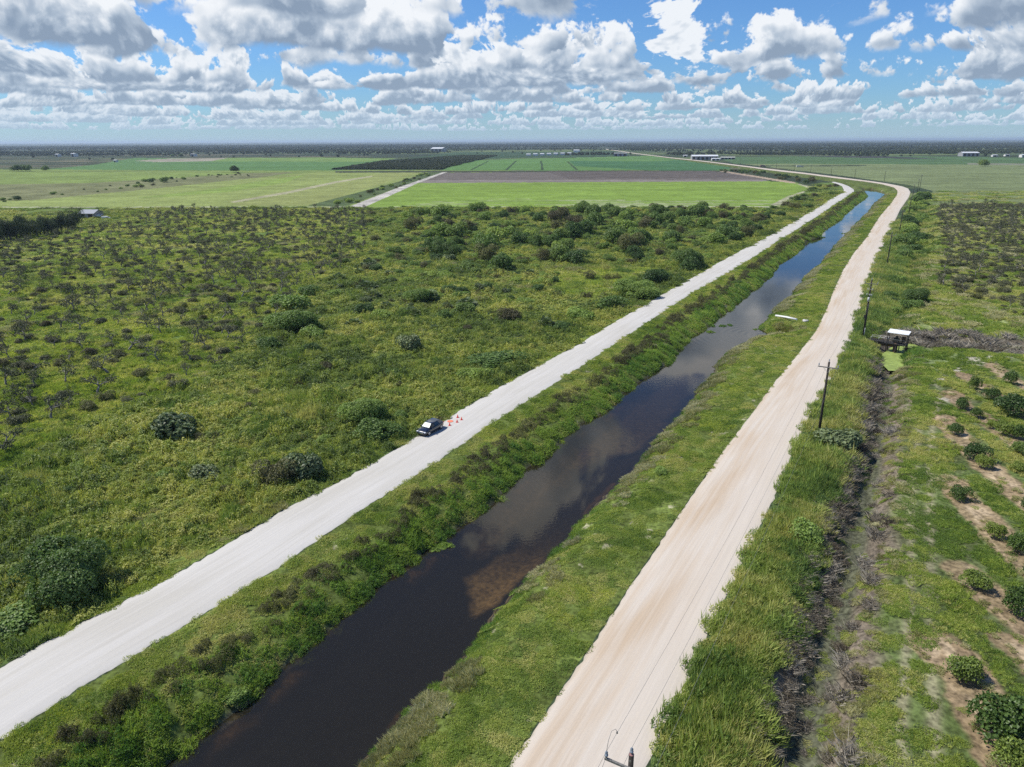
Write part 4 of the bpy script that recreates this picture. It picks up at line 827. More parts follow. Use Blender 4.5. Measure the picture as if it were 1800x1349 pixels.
# the bushes one can point at
SINGLES = [
 (112, 1008, 72, 'big', 'largest bush, a broad glossy green mound at the left edge beside the white road', (1.0, .85, .9)),
 (22, 1090, 44, 'light', 'low pale green bush at the foot of the largest bush by the left edge', (1.1, 1, .6)),
 (487, 838, 36, 'thick', 'dark brownish round bush beside the white road, left of the teal leaved bush', (1, 1, 1)),
 (535, 822, 40, 'grey', 'teal leaved spreading bush beside the white road, against the dark brownish one', (1, 1, .9)),
 (302, 748, 40, 'grey', 'grey green bush with upright leaf shoots, alone in the weeds left of the road bushes', (1, 1, .8)),
 (645, 722, 44, 'big', 'domed bright green bush up the slope from the parked car', (1, .9, .9)),
 (665, 754, 40, 'dark', 'low wide bush just behind the parked car', (1.1, .8, .7)),
 (355, 832, 28, 'grey', 'small pale leaved bush in the weeds, between the grey green bush and the road bushes', (1, 1, .8)),
 (520, 560, 45, 'big', 'broad blue green bush in the middle of the left field', (1, .9, .7)),
 (505, 528, 32, 'light', 'light green bush behind the broad blue green one', (1, 1, .7)),
 (540, 512, 20, 'dark', 'small dark bush at the far end of the blue green clump', (1, 1, .8)),
 (548, 583, 24, 'light', 'light green bush on the near side of the blue green clump', (1, 1, .8)),
 (472, 606, 24, 'dark', 'small dark bush left of the near end of the blue green clump', (1, 1, .8)),
 (545, 612, 18, 'dark', 'little bush in front of the light green one of the clump', (1, 1, .8)),
 (720, 604, 25, 'grey', 'round silvery palmetto standing alone in mid field', (1, 1, .9)),
 (693, 657, 18, 'dark', 'small round dark bush nearer the road than the silvery palmetto', (1, 1, .9)),
 (576, 646, 14, 'thick', 'small dark shrub between the silvery palmetto and the blue green clump', (1, 1, .9)),
 (680, 537, 14, 'palm', 'small palmetto left of the domed bush at mid field', (1, 1, .9)),
 (740, 519, 28, 'big', 'domed green bush at mid field with palmettos around it', (1, 1, .8)),
 (725, 548, 16, 'palm', 'palmetto just below the domed bush at mid field', (1, 1, .9)),
 (653, 517, 17, 'palm', 'pale palmetto at the left of the thicket', (1, 1, .9)),
 (786, 537, 12, 'palm', 'small palmetto right of the domed bush at mid field', (1, 1, .9)),
 (765, 576, 12, 'palm', 'small palmetto beyond the silvery one', (1, 1, .9)),
 (823, 578, 11, 'thick', 'small dark shrub standing in open grass right of the small palmettos', (1, 1, .9)),
 (898, 553, 24, 'thick', 'dark low bush in the weeds at the middle of the left field', (1.2, 1, .7)),
 (960, 567, 17, 'palm', 'grey palmetto near the white road, left of the roadside bushes', (1, 1, 1)),
 (993, 571, 18, 'dark', 'low bush touching the grey palmetto near the white road', (1.2, 1, .7)),
 (1018, 549, 26, 'light', 'light green roadside bush beyond the grey palmetto', (1.2, 1, .7)),
 (1033, 522, 11, 'thick', 'small dark shrub at the edge of the pale clearing', (1, 1, 1)),
 (1038, 487, 11, 'thick', 'lone dark shrub inside the pale clearing', (1, 1, .9)),
 (1075, 530, 26, 'dark', 'low roadside bush at the near end of the large roadside mass', (1.2, 1, .7)),
 (1120, 505, 40, 'big', 'large roadside bush beside the pale clearing', (1.2, .9, .7)),
 (1160, 487, 26, 'dark', 'roadside bush at the far end of the large roadside mass', (1.1, .9, .8)),
 (866, 622, 44, 'dark', 'wide low green bush mass beside the white road above the cones', (1.4, .8, .42)),
 (832, 652, 28, 'light', 'light green low bush at the near end of the wide low mass', (1.2, .8, .6)),
 (1612, 520, 22, 'big', 'bright dense bush standing free in the grass beyond the pump hut', (1, 1, .95)),
 (1600, 535, 16, 'light', 'light green bush leaning on the bright dense bush beyond the pump hut', (1, 1, .9)),
 (1424, 935, 32, 'light', 'leafy bush rising from the verge weeds halfway along the near ditch', (1, 1, .8)),
 (1478, 770, 36, 'grey', 'silvery leaved shrub at the foot of the nearest whole utility pole', (1.2, 1, .7)),
 (1165, 826, 14, 'light', 'small light green shrub alone on the right canal bank', (1, 1, .7)),
 (418, 1240, 20, 'light', 'bright green shrub overhanging the near left waterline', (1.3, .9, .6)),
 (1732, 288, 8, 'dark', 'lone dark round tree standing in the far right field', (1, 1, 1)),
]
for px, py, r, k, lab, sz in SINGLES:
    o_ = bush(px, py, r, k, lab, None, 'palmetto' if k == 'palm' else ('shrub' if k in ('thick', 'grey') else 'bush'), 'palmetto' if k == 'palm' else 'bush', sz); o_.rotation_euler = (0, 0, .5)
# the thicket: crowns shoulder to shoulder
rs = np.random.default_rng(77); placed = []
def fill(poly, n, rmin, rmax, kinds, label, group, name='bush', cat='bush', sep=.8, sz=(1, 1, .8), seed=1, avoid=()):
    rs = np.random.default_rng(seed); poly = np.array(poly, float); W = GL(poly); lo, hi = W.min(0), W.max(0)
    M_ = 60000; X = rs.uniform(lo[0], hi[0], M_); Y = rs.uniform(lo[1], hi[1], M_); PX, PY = proj(X, Y, 0.0); ok = inpoly(PX, PY, poly)
    for a_ in avoid: ok &= ~inpoly(PX, PY, a_)
    got = []
    for x, y, px, py in zip(X[ok], Y[ok], PX[ok], PY[ok]):
        R = rmin + (rmax - rmin) * rs.uniform() ** 1.8
        if placed and (((np.array([p[0] for p in placed]) - x) ** 2 + (np.array([p[1] for p in placed]) - y) ** 2) < ((R + np.array([p[2] for p in placed])) * sep) ** 2).any(): continue
        placed.append((x, y, R)); got.append((x, y, R, float(px), float(py)))
        if len(got) >= n: break
    got.sort(key=lambda t: -t[4])
    for x, y, R, px, py in got:
        kd = kinds[rs.integers(len(kinds))]; q = (py - min(g[4] for g in got)) / (max(g[4] for g in got) - min(g[4] for g in got) + 1e-6)
        look = {'dark': 'dark green', 'light': 'light green', 'grey': 'greyish', 'thick': 'dull brownish', 'big': 'large leafy', 'palm': 'spiky palmetto like'}[kd]
        bush(px, py, R / math.hypot(math.hypot(x, y), CAM_H) * F_PX, kd, look + ' ' + label + (', far part' if q < .33 else ', near part' if q > .66 else ''), group, name, cat, sz)
    return len(got)
g1 = 'bushes crowding the thicket beyond the pale clearing'
fill([(700, 366), (1375, 366), (1340, 400), (1230, 462), (1180, 480), (1165, 470), (1080, 463), (985, 458), (800, 470), (700, 440)], 150, 2.4, 6.0, ['dark', 'light', 'dark', 'dark', 'big', 'light', 'thick'], 'bush in the thicket between the pale clearing and bright field', g1, sz=(1, 1, 1.05), sep=.5, seed=3)
g2 = 'bushes scattered through the middle of the left field'
fill([(590, 440), (700, 430), (985, 470), (960, 545), (820, 560), (610, 575), (570, 500)], 46, 1.5, 3.8, ['dark', 'light', 'dark', 'grey', 'palm'], 'bush scattered left of the pale clearing in mid field', g2, sep=1.0, seed=4)
g3 = 'bushes lining the field edge before the road bend'
fill([(1350, 364), (1450, 318), (1478, 322), (1470, 340), (1400, 378), (1300, 418), (1290, 395)], 30, 2.0, 4.5, ['dark', 'dark', 'thick'], 'bush in the belt along the white road before the bend', g3, sep=.6, seed=5)
g4 = 'bushes in the hedge right of the beige road'
fill([(1592, 478), (1566, 462), (1588, 400), (1604, 352), (1614, 337), (1634, 338), (1624, 380), (1616, 440)], 60, 2.2, 5.0, ['dark', 'dark', 'light'], 'bush in the hedge right of the utility poles', g4, sep=.55, seed=6)
fill([(1575, 475), (1600, 480), (1592, 545), (1562, 545)], 9, 1.3, 2.4, ['light', 'dark'], 'shrub in the hollow beyond the pump hut', 'shrubs in the hollow beyond the pump hut', seed=7, sep=.9)
g5 = 'low shrubs scattered in the weeds along the white road'
fill([(-40, 900), (200, 740), (420, 620), (520, 640), (660, 640), (900, 600), (960, 600), (600, 800), (200, 1010), (60, 930), (-40, 1000)], 44, .6, 1.4, ['light', 'dark', 'thick', 'light'], 'low shrub in the weeds between dead trees and white road', g5, 'shrub', 'shrub', sep=1.4, seed=8, sz=(1, 1, .75))
g6 = 'shrubs in a belt along the far road'
fill([(1262, 299), (1330, 300), (1395, 309), (1440, 318), (1425, 323), (1390, 316), (1340, 309), (1268, 303)], 34, 2.4, 4.5, ['dark', 'thick'], 'shrub between the ploughed field and the far road', g6, 'shrub', 'shrub', sep=.8, seed=9)
g7 = 'shrubs across the pale left fields'
fill([(180, 328), (290, 312), (430, 304), (450, 308), (300, 322), (120, 346), (0, 356), (0, 350)], 40, 1.4, 3.8, ['dark', 'thick', 'light'], 'shrub in the rough strip between the pale left fields', g7, 'shrub', 'shrub', sep=.8, seed=10)
g8 = 'shrubs along the track beside the ploughed field'
fill([(552, 362), (600, 352), (740, 305), (768, 303), (700, 330), (610, 362)], 34, 1.6, 3.6, ['dark', 'thick', 'light'], 'shrub in the hedge left of the pale track', g8, 'shrub', 'shrub', sep=.7, seed=11)

# undergrowth closing the gaps of the thicket
def undergrowth():
    X, Y = candidates(.035, 150, 560, -30, 30, 78); PX, PY = proj(X, Y, 0.); zone = [(640, 366), (1375, 366), (1340, 402), (1225, 466), (1180, 484), (1165, 472), (1080, 463), (985, 462), (940, 540), (800, 545), (640, 500), (660, 430)]
    k = inpoly(PX, PY, zone) & ((fbm(X / 16, Y / 16, 79, 3) > .42)); X, Y = X[k], Y[k]; r_ = np.random.default_rng(80)
    scatter_stuff('undergrowth', 'tangled green undergrowth closing the gaps between the thicket bushes', 'undergrowth', CROWNS['light'] + CROWNS['dark'][:2] + CROWNS['thick'][:1], np.c_[X, Y, height(X, Y) - .1], r_.uniform(1.2, 3.0, len(X)), r_.uniform(.45, .8, len(X)), 81); print('undergrowth', len(X))
undergrowth()
# dead citrus trees: bare grey limbs with a little dusty growth
DEADV = []
for i in range(6):
    V, Fc, tips = branching(300 + i, 1.0, .035, 4, .85, 2, .2, .2)
    zmax = V[:, 2].max(); V = V / zmax; tips = tips / zmax
    wood = npmesh('dead_wood', V, Fc, [M_DEADWOOD])
    rs_ = np.random.default_rng(400 + i); k = rs_.integers(0, len(tips), 420 if i % 2 else 190); P = tips[k] + rs_.normal(0, .05, (len(k), 3)); P[:, 2] = np.maximum(P[:, 2], .03)
    a_, b_ = leaf_arrays(P, unit(rs_.normal(size=(len(k), 3))), .085 * rs_.uniform(.6, 1.3, len(k)), rs_, .3)
    DEADV.append((wood, npmesh('withered_growth', a_, b_, [M_SCRUBG], rs_.uniform(0, 1, len(k)))))
def dead_tree(x, y, h, i, label, group):
    root = bpy.data.objects.new('dead_tree', None); COL.objects.link(root); root.location = (x, y, gz(x, y) - .05); root.rotation_euler = (0, 0, (i * 2.4) % 6.28); root.empty_display_size = .3
    w, l = DEADV[i % 6]; link('trunk', w, parent=root, scale=(h * 1.1, h * 1.1, h)); link('withered_foliage', l, parent=root, scale=(h * 1.1, h * 1.1, h)); tag(root, label, 'dead tree', group)
def pick_points(poly, n, sep, seed, avoid=()):
    rs = np.random.default_rng(seed); W = GL(poly); lo, hi = W.min(0), W.max(0); hi = np.minimum(hi, 470); got = []
    for _ in range(n * 40):
        x, y = rs.uniform(lo[0], hi[0]), rs.uniform(lo[1], hi[1]); PX, PY = proj(np.array([x]), np.array([y]), 0.0)
        if not inpoly(PX, PY, poly)[0]: continue
        if any((x - a) ** 2 + (y - b) ** 2 < sep * sep for a, b in got): continue
        got.append((x, y))
        if len(got) >= n: break
    return got
ZL = [(-60, 450), (0, 405), (60, 420), (220, 390), (290, 370), (640, 370), (650, 430), (580, 490), (520, 520), (430, 610), (330, 690), (210, 715), (120, 745), (-60, 830)]
ZR = [(1655, 345), (1860, 345), (1860, 585), (1760, 548), (1650, 500), (1660, 440), (1645, 380)]
pl = pick_points(ZL, 900, 4.6, 21); pr = pick_points(ZR, 320, 4.2, 22)
def dlab(x, y, sd, what='bare grey limbed dead tree'):
    r = math.hypot(x, y)
    if sd == 'R': return what + ' in the right field, ' + ('near its ditch end' if r < 260 else 'toward its far end')
    px = float(proj(np.array([x]), np.array([y]), 0.)[0][0])
    return what + ' in the left meadow, ' + ('near part' if r < 130 else 'middle part' if r < 210 else 'far part') + (' by the left edge' if px < 180 else ' toward the thicket' if px > 400 else '')
allp = [(p, 'L') for p in pl] + [(p, 'R') for p in pr]; allp.sort(key=lambda t: math.hypot(*t[0]))
rs = np.random.default_rng(23); rest = []; nd = 0; greys = {'L': [], 'R': []}
for j, ((x, y), sd) in enumerate(allp):
    if rs.uniform() < .38: greys[sd].append((x, y)); continue
    if nd < 290:
        nd += 1; dead_tree(x, y, rs.uniform(2.3, 4.1), nd, dlab(x, y, sd), 'dead trees in the left meadow' if sd == 'L' else 'dead trees in the right field')
    else: rest.append((x, y))
R_ = np.array(rest); dm = []
for i in range(4):
    w, l = DEADV[i]; vw = np.zeros(len(w.vertices) * 3); w.vertices.foreach_get('co', vw); fw_ = np.zeros(len(w.polygons) * 4, int); w.polygons.foreach_get('vertices', fw_)
    vl = np.zeros(len(l.vertices) * 3); l.vertices.foreach_get('co', vl); fl_ = np.zeros(len(l.polygons) * 4, int); l.polygons.foreach_get('vertices', fl_)
    V, Fc = join([(vw.reshape(-1, 3), fw_.reshape(-1, 4)), (vl.reshape(-1, 3), fl_.reshape(-1, 4))]); nw = len(fw_) // 4
    dm.append(npmesh('far_dead_tree', V, Fc, [M_DEADWOOD, M_SCRUBG], np.full(len(Fc), .5), np.r_[np.zeros(nw, int), np.ones(len(Fc) - nw, int)]))
zz = height(R_[:, 0], R_[:, 1]); scatter_stuff('dead_trees', 'farther dead grey trees dotting the left and right fields', 'dead trees', dm, np.c_[R_, zz - .05], rs.uniform(2.2, 3.8, len(R_)), None, 24)
# dusty grey-green scrub clumps between them
pg = pick_points(ZL, 800, 3.0, 25) + pick_points(ZR, 900, 2.2, 26) + greys['L'] + greys['R']
n1 = fbm(np.array([p[0] for p in pg]) / 22, np.array([p[1] for p in pg]) / 22, 27, 3)
pg = [p for p, v in zip(pg, n1) if v > .40 or rs.uniform() < .25]
pg.sort(key=lambda t: math.hypot(*t)); near_, far_ = pg[:280], pg[280:]
for x, y in near_:
    root = link('scrub_bush', CROWNS['scrub' if rs.uniform() < .7 else 'thick'][rs.integers(3)], (x, y, gz(x, y) - .05), rs.uniform(0, 6.28)); R = rs.uniform(.8, 2.0); root.scale = (R, R, R * .8)
    lft = x < 60; tag(root, dlab(x, y, 'L' if lft else 'R', 'dusty grey green scrub clump'), 'scrub clump', 'scrub clumps in the left meadow' if lft else 'scrub clumps in the right field')
R_ = np.array(far_); scatter_stuff('far_scrub', 'farther dusty scrub clumps covering the left and right fields', 'scrub', CROWNS['scrub'], np.c_[R_, height(R_[:, 0], R_[:, 1]) - .05], rs.uniform(.8, 1.9, len(R_)), rs.uniform(.6, .9, len(R_)), 28)

# rafts of water plants that pinch the channel
def raft(px, py, sx, sy, rz, label):
    rs_ = np.random.default_rng(int(px)); parts = []; lv = []
    for k in range(9):
        V, Fc, l = patch_leafy(700 + k, .55, 260, .38, .11, 5, blades=40, bl_h=.3, bl_w=.03); a, r_ = rs_.uniform(0, 6.28), math.sqrt(rs_.uniform()) * .9
        parts.append((V + np.array([math.cos(a) * r_ * sx, math.sin(a) * r_ * sy, 0]), Fc)); lv.append(l)
    V, Fc = join(parts); x, y = G(px, py, WL); tag(link('water_plants', npmesh('water_plants', V, Fc, [M_LUSH], np.concatenate(lv)), (x, y, WL), rz), label, 'water plants')
raft(1268, 573, 3.4, 1.1, .15, 'raft of green water plants reaching out from the left bank opposite the inlet')
raft(1251, 584, 1.2, .6, .1, 'small clump of water plants just before the larger raft')
raft(1337, 579, 1.6, .8, .2, 'green water plants on the point at the mouth of the inlet')
raft(1484, 411, 2.2, 1.2, .3, 'dark clump of water plants off the right bank in the far reach')
raft(1440, 418, 3.4, 1.4, .1, 'tongue of water plants off the left bank in the far reach')
raft(775, 961, 1.3, .5, .5, 'pale water plants at the left waterline near the tan shoal')
# orchard: young citrus on mulched rows
CIT = [pm('citrus_crown', crown(500 + i, 3000, .10, 8, .95, .45, 1.0, .35), M_CITRUS) for i in range(4)]
TR = []
for i in range(3):
    V, Fc, _ = branching(520 + i, 1.1, .05, 2, .7, 3, .12, .2); TR.append(npmesh('citrus_trunk', V, Fc, [M_BARK], smooth=True))
CITRUS = [(1719, 672, 13), (1745, 690, 13), (1778, 661, 12), (1691, 704, 13), (1720, 721, 11), (1785, 706, 24), (1744, 741, 10), (1768, 752, 16), (1790, 757, 13), (1684, 750, 13), (1716, 786, 20), (1735, 808, 15),
          (1794, 780, 15), (1796, 815, 13), (1688, 860, 17), (1757, 927, 17), (1790, 945, 20), (1722, 1015, 22), (1790, 1055, 26), (1708, 1170, 26), (1752, 1245, 50), (1796, 1310, 34), (1812, 880, 16), (1830, 1000, 20), (1838, 1180, 30), (1822, 700, 14), (1840, 770, 16)]
lab0 = {0: 'small citrus tree at the head of the second mulched row', 5: 'big round citrus tree near the orchard head at the right edge', 2: 'citrus tree at the far head of the orchard, farthest right row', 3: 'citrus tree at the head of the row by the sandy scrape', 9: 'leaning open citrus tree with a visible trunk at the head of its row', 10: 'dense round citrus tree beside a smaller one, third row',
        11: 'smaller citrus tree touching the dense round one', 14: 'single citrus tree at the head of its row, halfway down the orchard', 17: 'single citrus tree on the round mulched patch', 19: 'young citrus tree alone on the straw mulch near the bottom', 20: 'largest yellow tinged citrus tree at the bottom right', 15: 'dark citrus tree in the row behind the half way single one', 16: 'citrus tree at the right edge just past the dark one', 18: 'sparse citrus tree at the right edge behind the round mulched patch'}
for i, (px, py, r) in enumerate(CITRUS):
    d = math.hypot(math.hypot(*G(px, py, 0)), CAM_H); R = r * d / F_PX; x, y = G(px, py, R * .8); z = gz(x, y)
    root = bpy.data.objects.new('citrus_tree', None); COL.objects.link(root); root.location = (x, y, z); root.rotation_euler = (0, 0, i * 1.7); root.empty_display_size = .3
    rs_c = np.random.default_rng(900 + i); link('crown', CIT[i % 4], (0, 0, R * .10), parent=root, scale=(R * rs_c.uniform(.85, 1.15), R * rs_c.uniform(.8, 1.1), R * rs_c.uniform(.8, 1.2))); link('trunk', TR[i % 3], parent=root, scale=R * 1.1)
    if i in lab0: tag(root, lab0[i], 'tree')
    else: tag(root, 'small round citrus tree farther back in the mulched orchard rows', 'tree', 'young citrus trees in the orchard rows')
# tall dark windbreak at the far left
WB = [pm('windbreak_crown', (lambda t: (t[0] * np.array([.55, .55, 1.35]), t[1], t[2]))(crown(540 + i, 2600, .10, 12, 1.0, .25, 1.2, .3)), M_PINE) for i in range(3)]
TRK = (lambda t: npmesh('tree_trunk', t[0], t[1], [M_BARK], smooth=True))(tube_arrays([(0, 0, -.1), (.02, .01, .5), (0, .03, 1.2)], [.05, .04, .015], 6))
def tree(name, x, y, H, crown_me, label, cat='tree', group=None, w=1.0, rz=0.):
    root = bpy.data.objects.new(name, None); COL.objects.link(root); root.location = (x, y, gz(x, y)); root.rotation_euler = (0, 0, rz); root.empty_display_size = .5
    link('crown', crown_me, (0, 0, .03 * H), parent=root, scale=(H * w, H * w, H * .62)); link('trunk', TRK, parent=root, scale=(H, H, H * .62)); tag(root, label, cat, group); return root
k = 0
for t in np.linspace(0, 1, 46):
    px = -130 + 268 * t; py = 452 - 52 * t ** .9 + rs.normal(0, 3); x, y = G(px, py); k += 1
    tree('windbreak_tree', x, y, rs.uniform(6.5, 10.0) * (1 - .25 * t), WB[k % 3], 'tall dark feathery tree in the windbreak at the far left edge', group='windbreak trees left of the grey roofed house', w=.85, rz=k)
for px, py, rp, lab in ((30, 297, 8, 'dark broad tree left of its twin at the far left field edge'), (45, 297, 8, 'dark broad tree right of its twin at the far left field edge'), (78, 297, 6, 'small dark tree right of the twin trees at the far left'), (265, 318, 7, 'rounded tree in the rough strip, the left one of two'), (288, 317, 8, 'rounded tree in the rough strip, the right one of two'), (412, 298, 9, 'clump headed tree at the end of the rough strip'),
                       (302, 274, 4, 'distant dark tree beyond the left crops, left one of two'), (319, 274, 4, 'distant dark tree beyond the left crops, right one of two')):
    bush(px, py, rp, 'dark', lab, None, 'field_tree', 'tree', (1, 1, .9))

# ------------------------------------------------------------------ built things
def bm_new(): return bmesh.new()
import bmesh
def bm_box(bm, c, s, rz=0.0, taper=1.0, mi=0):
    cx, cy, cz = c; hx, hy, hz = s[0] / 2, s[1] / 2, s[2] / 2; co, si = math.cos(rz), math.sin(rz); vs = []
    for k, zz in enumerate((-hz, hz)):
        t = taper if k else 1.0
        for ax, ay in ((-1, -1), (1, -1), (1, 1), (-1, 1)):
            x, y = ax * hx * t, ay * hy * t; vs.append(bm.verts.new((cx + x * co - y * si, cy + x * si + y * co, cz + zz)))
    for f in ((0, 3, 2, 1), (4, 5, 6, 7), (0, 1, 5, 4), (1, 2, 6, 5), (2, 3, 7, 6), (3, 0, 4, 7)):
        bm.faces.new([vs[i] for i in f]).material_index = mi
def bm_tube(bm, pts, rad, ns=8, cap=True, mi=0, smooth=True):
    V, Fc = tube_arrays([np.array(p, float) for p in pts], rad if hasattr(rad, '__len__') else [rad] * len(pts), ns)
    vs = [bm.verts.new(tuple(v)) for v in V]
    for f in Fc:
        q = bm.faces.new([vs[i] for i in f]); q.material_index = mi; q.smooth = smooth
    if cap:
        bm.faces.new([vs[i] for i in range(ns)][::-1]).material_index = mi; bm.faces.new(vs[-ns:]).material_index = mi
def bm_obj(name, bm, mats, parent=None, loc=(0, 0, 0), rz=0.0, bevel=0.0, smooth=False):
    bmesh.ops.recalc_face_normals(bm, faces=bm.faces[:])
    me = bpy.data.meshes.new(name); bm.to_mesh(me); bm.free()
    for m in (mats if isinstance(mats, (list, tuple)) else [mats]): me.materials.append(m)
    if smooth: me.polygons.foreach_set('use_smooth', [True] * len(me.polygons))
    o = link(name, me, loc, rz, parent=parent)
    if bevel: b = o.modifiers.new('bevel', 'BEVEL'); b.width = bevel; b.segments = 2
    return o
def empty(name, loc, rz=0.0):
    o = bpy.data.objects.new(name, None); COL.objects.link(o); o.location = loc; o.rotation_euler = (0, 0, rz); o.empty_display_size = .5; return o
M_POLE = mat_plain('creosoted_pole_wood', (.030, .025, .022), .85, var=.35, scale=6)
M_ARM = mat_plain('grey_crossarm_wood', (.17, .165, .155), .8, var=.25, scale=8)
M_GALV = mat_plain('galvanised_steel', (.45, .46, .47), .45, metal=.7)
M_INS = mat_plain('grey_porcelain', (.20, .24, .29), .25)
M_CAP = mat_plain('pole_cap', (.30, .16, .15), .8)
M_WIRE = mat_plain('conductor', (.20, .20, .20), .6, metal=.3)
M_CAN = mat_plain('equipment_grey', (.42, .44, .45), .5)
M_BLACKP = mat_plain('black_conduit', (.02, .02, .022), .5)

POLE_BASE = [((5.75, 26.9), 12.2), ((43.7, 93.5), 11.3), ((75.3, 147.4), 12.4), ((125.5, 237.5), 11.2), ((171.5, 318.6), 11.0), ((218.5, 399.5), 10.6), ((279.5, 510.0), 10.4), ((322.0, 582.0), 10.6), ((339.0, 610.0), 12.4),
             ((373.5, 738.5), 10.6), ((366.0, 787.0), 10.0), ((368.0, 851.0), 10.6), ((374.0, 925.0), 10.0), ((378.0, 990.0), 10.4), ((391.0, 1094.0), 11.0), ((391.0, 1180.0), 10.4), ((388.0, 1257.0), 10.4)]
PLAB = ['nearest utility pole, its grey crossarm and insulators at the bottom edge above the beige road', 'tall dark utility pole with a crossarm over the beige road, above the silvery shrub', 'utility pole loaded with cutouts and conduit, just beyond the pump hut', 'utility pole with a small crossarm, next beyond the equipment laden pole',
        'slender dark utility pole beside the near end of the hedge', 'slender dark utility pole, second along the hedge', 'slender dark utility pole, third along the hedge', 'slender dark utility pole at the far end of the hedge', 'utility pole rising highest at the outside of the road bend',
        'first utility pole past the bend along the far road', 'second utility pole past the bend along the far road', 'third utility pole past the bend along the far road', 'fourth utility pole past the bend along the far road', 'fifth utility pole past the bend along the far road', 'sixth utility pole past the bend along the far road', 'seventh utility pole past the bend along the far road', 'last and smallest utility pole along the far road']
def make_pole(i):
    (x, y), h = POLE_BASE[i]; z = gz(x, y); j0, j1 = max(0, i - 1), min(len(POLE_BASE) - 1, i + 1)
    d = np.array(POLE_BASE[j1][0]) - np.array(POLE_BASE[j0][0]); ang = math.atan2(d[1], d[0])
    if i == 0: d = np.array(POLE_BASE[1][0]) - np.array(POLE_BASE[0][0]); ang = math.atan2(d[1], d[0])
    root = empty('utility_pole', (x, y, z), ang - PI / 2); tag(root, PLAB[i], 'utility pole', 'utility poles beside the beige road')   # local x = across the line
    bm = bm_new(); bm_tube(bm, [(0, 0, -.3), (0, 0, h * .5), (0, 0, h)], [.19, .165, .13], 12); bm_obj('pole', bm, M_POLE, root)
    tops = []
    near = i < 4
    if near:
        bm = bm_new(); bm_box(bm, (0, -.17, h - .75), (2.6, .11, .13)); bm_obj('crossarm', bm, M_ARM, root, bevel=.01)
        for s in (-1, 1):
            bm = bm_new()
            if i == 0 and s < 0: bm_box(bm, (0, 0, 0), (.06, .05, 1.25)); o = bm_obj('brace', bm, M_GALV, root, (s * .45, -.26, h - 1.35)); o.rotation_euler = (0, s * -.8, 0)
            elif i != 0: bm_box(bm, (0, 0, 0), (.035, .02, .95)); o = bm_obj('brace', bm, M_GALV, root, (s * .33, -.24, h - 1.1)); o.rotation_euler = (0, s * .75, 0)
            else: bm.free()
        for xx, zz in ((-1.22, h - .69), (1.22, h - .69), (0, h)):
            bm = bm_new(); yy = -.17 if xx else 0
            bm_tube(bm, [(xx, yy, zz), (xx, yy, zz + .12), (xx, yy, zz + .121), (xx, yy, zz + .2), (xx, yy, zz + .2), (xx, yy, zz + .34), (xx, yy, zz + .42)], [.02, .02, .085, .095, .065, .08, .035], 10); bm_obj('insulator', bm, M_INS, root); tops.append((xx, yy, zz + .42))
    else:
        if i in (8,): bm = bm_new(); bm_box(bm, (0, -.17, h - .6), (1.8, .1, .12)); bm_obj('crossarm', bm, M_ARM, root)
        for xx in (-.45, .0, .45):
            bm = bm_new()
            if xx: bm_tube(bm, [(math.copysign(.12, xx), 0, h - .6), (xx, 0, h - .45)], .03, 6); bm_tube(bm, [(xx, 0, h - .45), (xx, 0, h - .2)], [.06, .04], 8)
            else: bm_tube(bm, [(0, 0, h), (0, 0, h + .3)], [.06, .04], 8)
            bm_obj('insulator', bm, M_INS, root); tops.append((xx * 1.0, 0, h - .2 if xx else h + .3))
        tops = [tops[0], tops[2], tops[1]]
    if i == 0:
        bm = bm_new(); bm_tube(bm, [(0, 0, h - .001), (0, 0, h + .02)], [.135, .12], 12); bm_obj('cap', bm, M_CAP, root)
        bm = bm_new(); bm_tube(bm, [(-1.22, -.17, h - .27), (-1.25, .1, h + .15), (-1.2, .35, h + .55), (-1.05, .5, h + .62), (-.97, .52, h + .45)], .012, 6); bm_tube(bm, [(-.97, .52, h + .5), (-.97, .52, h + .38)], [.02, .05], 8); bm_obj('jumper_wire', bm, M_WIRE, root)
        bm = bm_new(); bm_tube(bm, [(-1.25, -.17, h - .75), (-1.35, -.5, h - 1.3), (-1.2, -.9, h - 1.55)], .012, 6); bm_obj('jumper_wire', bm, M_WIRE, root)
        bm = bm_new(); bm_tube(bm, [(-.78, -.35, h - .92), (-.95, -.6, h - 1.1), (-1.2, -.9, h - 1.32)], [.05, .07, .03], 8); bm_obj('dead_end_insulator', bm, M_INS, root)
        bm = bm_new()
        for k in range(9): bm_box(bm, (0, -.145, h - .3 - k * .4), (.05, .02, .09))
        bm_obj('metal_tags', bm, M_GALV, root)
    if i == 2:
        for xx, zz in ((-.45, h - 1.9), (.45, h - 1.9), (-.5, h - 3.0), (.42, h - 3.1), (0.1, h - 3.1)):
            bm = bm_new(); bm_box(bm, (xx * .5, -.2, zz), (abs(xx) + .1, .06, .06)); bm_tube(bm, [(xx, -.25, zz - .25), (xx, -.25, zz + .25)], [.07, .05], 8); bm_obj('cutout', bm, M_CAN, root)
        bm = bm_new(); bm_tube(bm, [(-.05, -.32, h - 3.6), (-.05, -.32, h - 4.5)], [.2, .2], 12); bm_obj('transformer', bm, M_CAN, root)
        bm = bm_new(); bm_tube(bm, [(.17, -.08, 0), (.17, -.08, h - 4.6)], .06, 8); bm_obj('conduit', bm, M_BLACKP, root)
        bm = bm_new(); bm_tube(bm, [(.17, -.08, 0), (.17, -.08, 2.2)], .075, 8); bm_obj('conduit_guard', bm, M_CAN, root)
        bm = bm_new(); bm_box(bm, (-.22, -.2, 4.6), (.4, .3, .7)); bm_obj('meter_box', bm, M_BLACKP, root)
    a = ang - PI / 2; return [(x + p[0] * math.cos(a) - p[1] * math.sin(a), y + p[0] * math.sin(a) + p[1] * math.cos(a), z + p[2]) for p in tops]
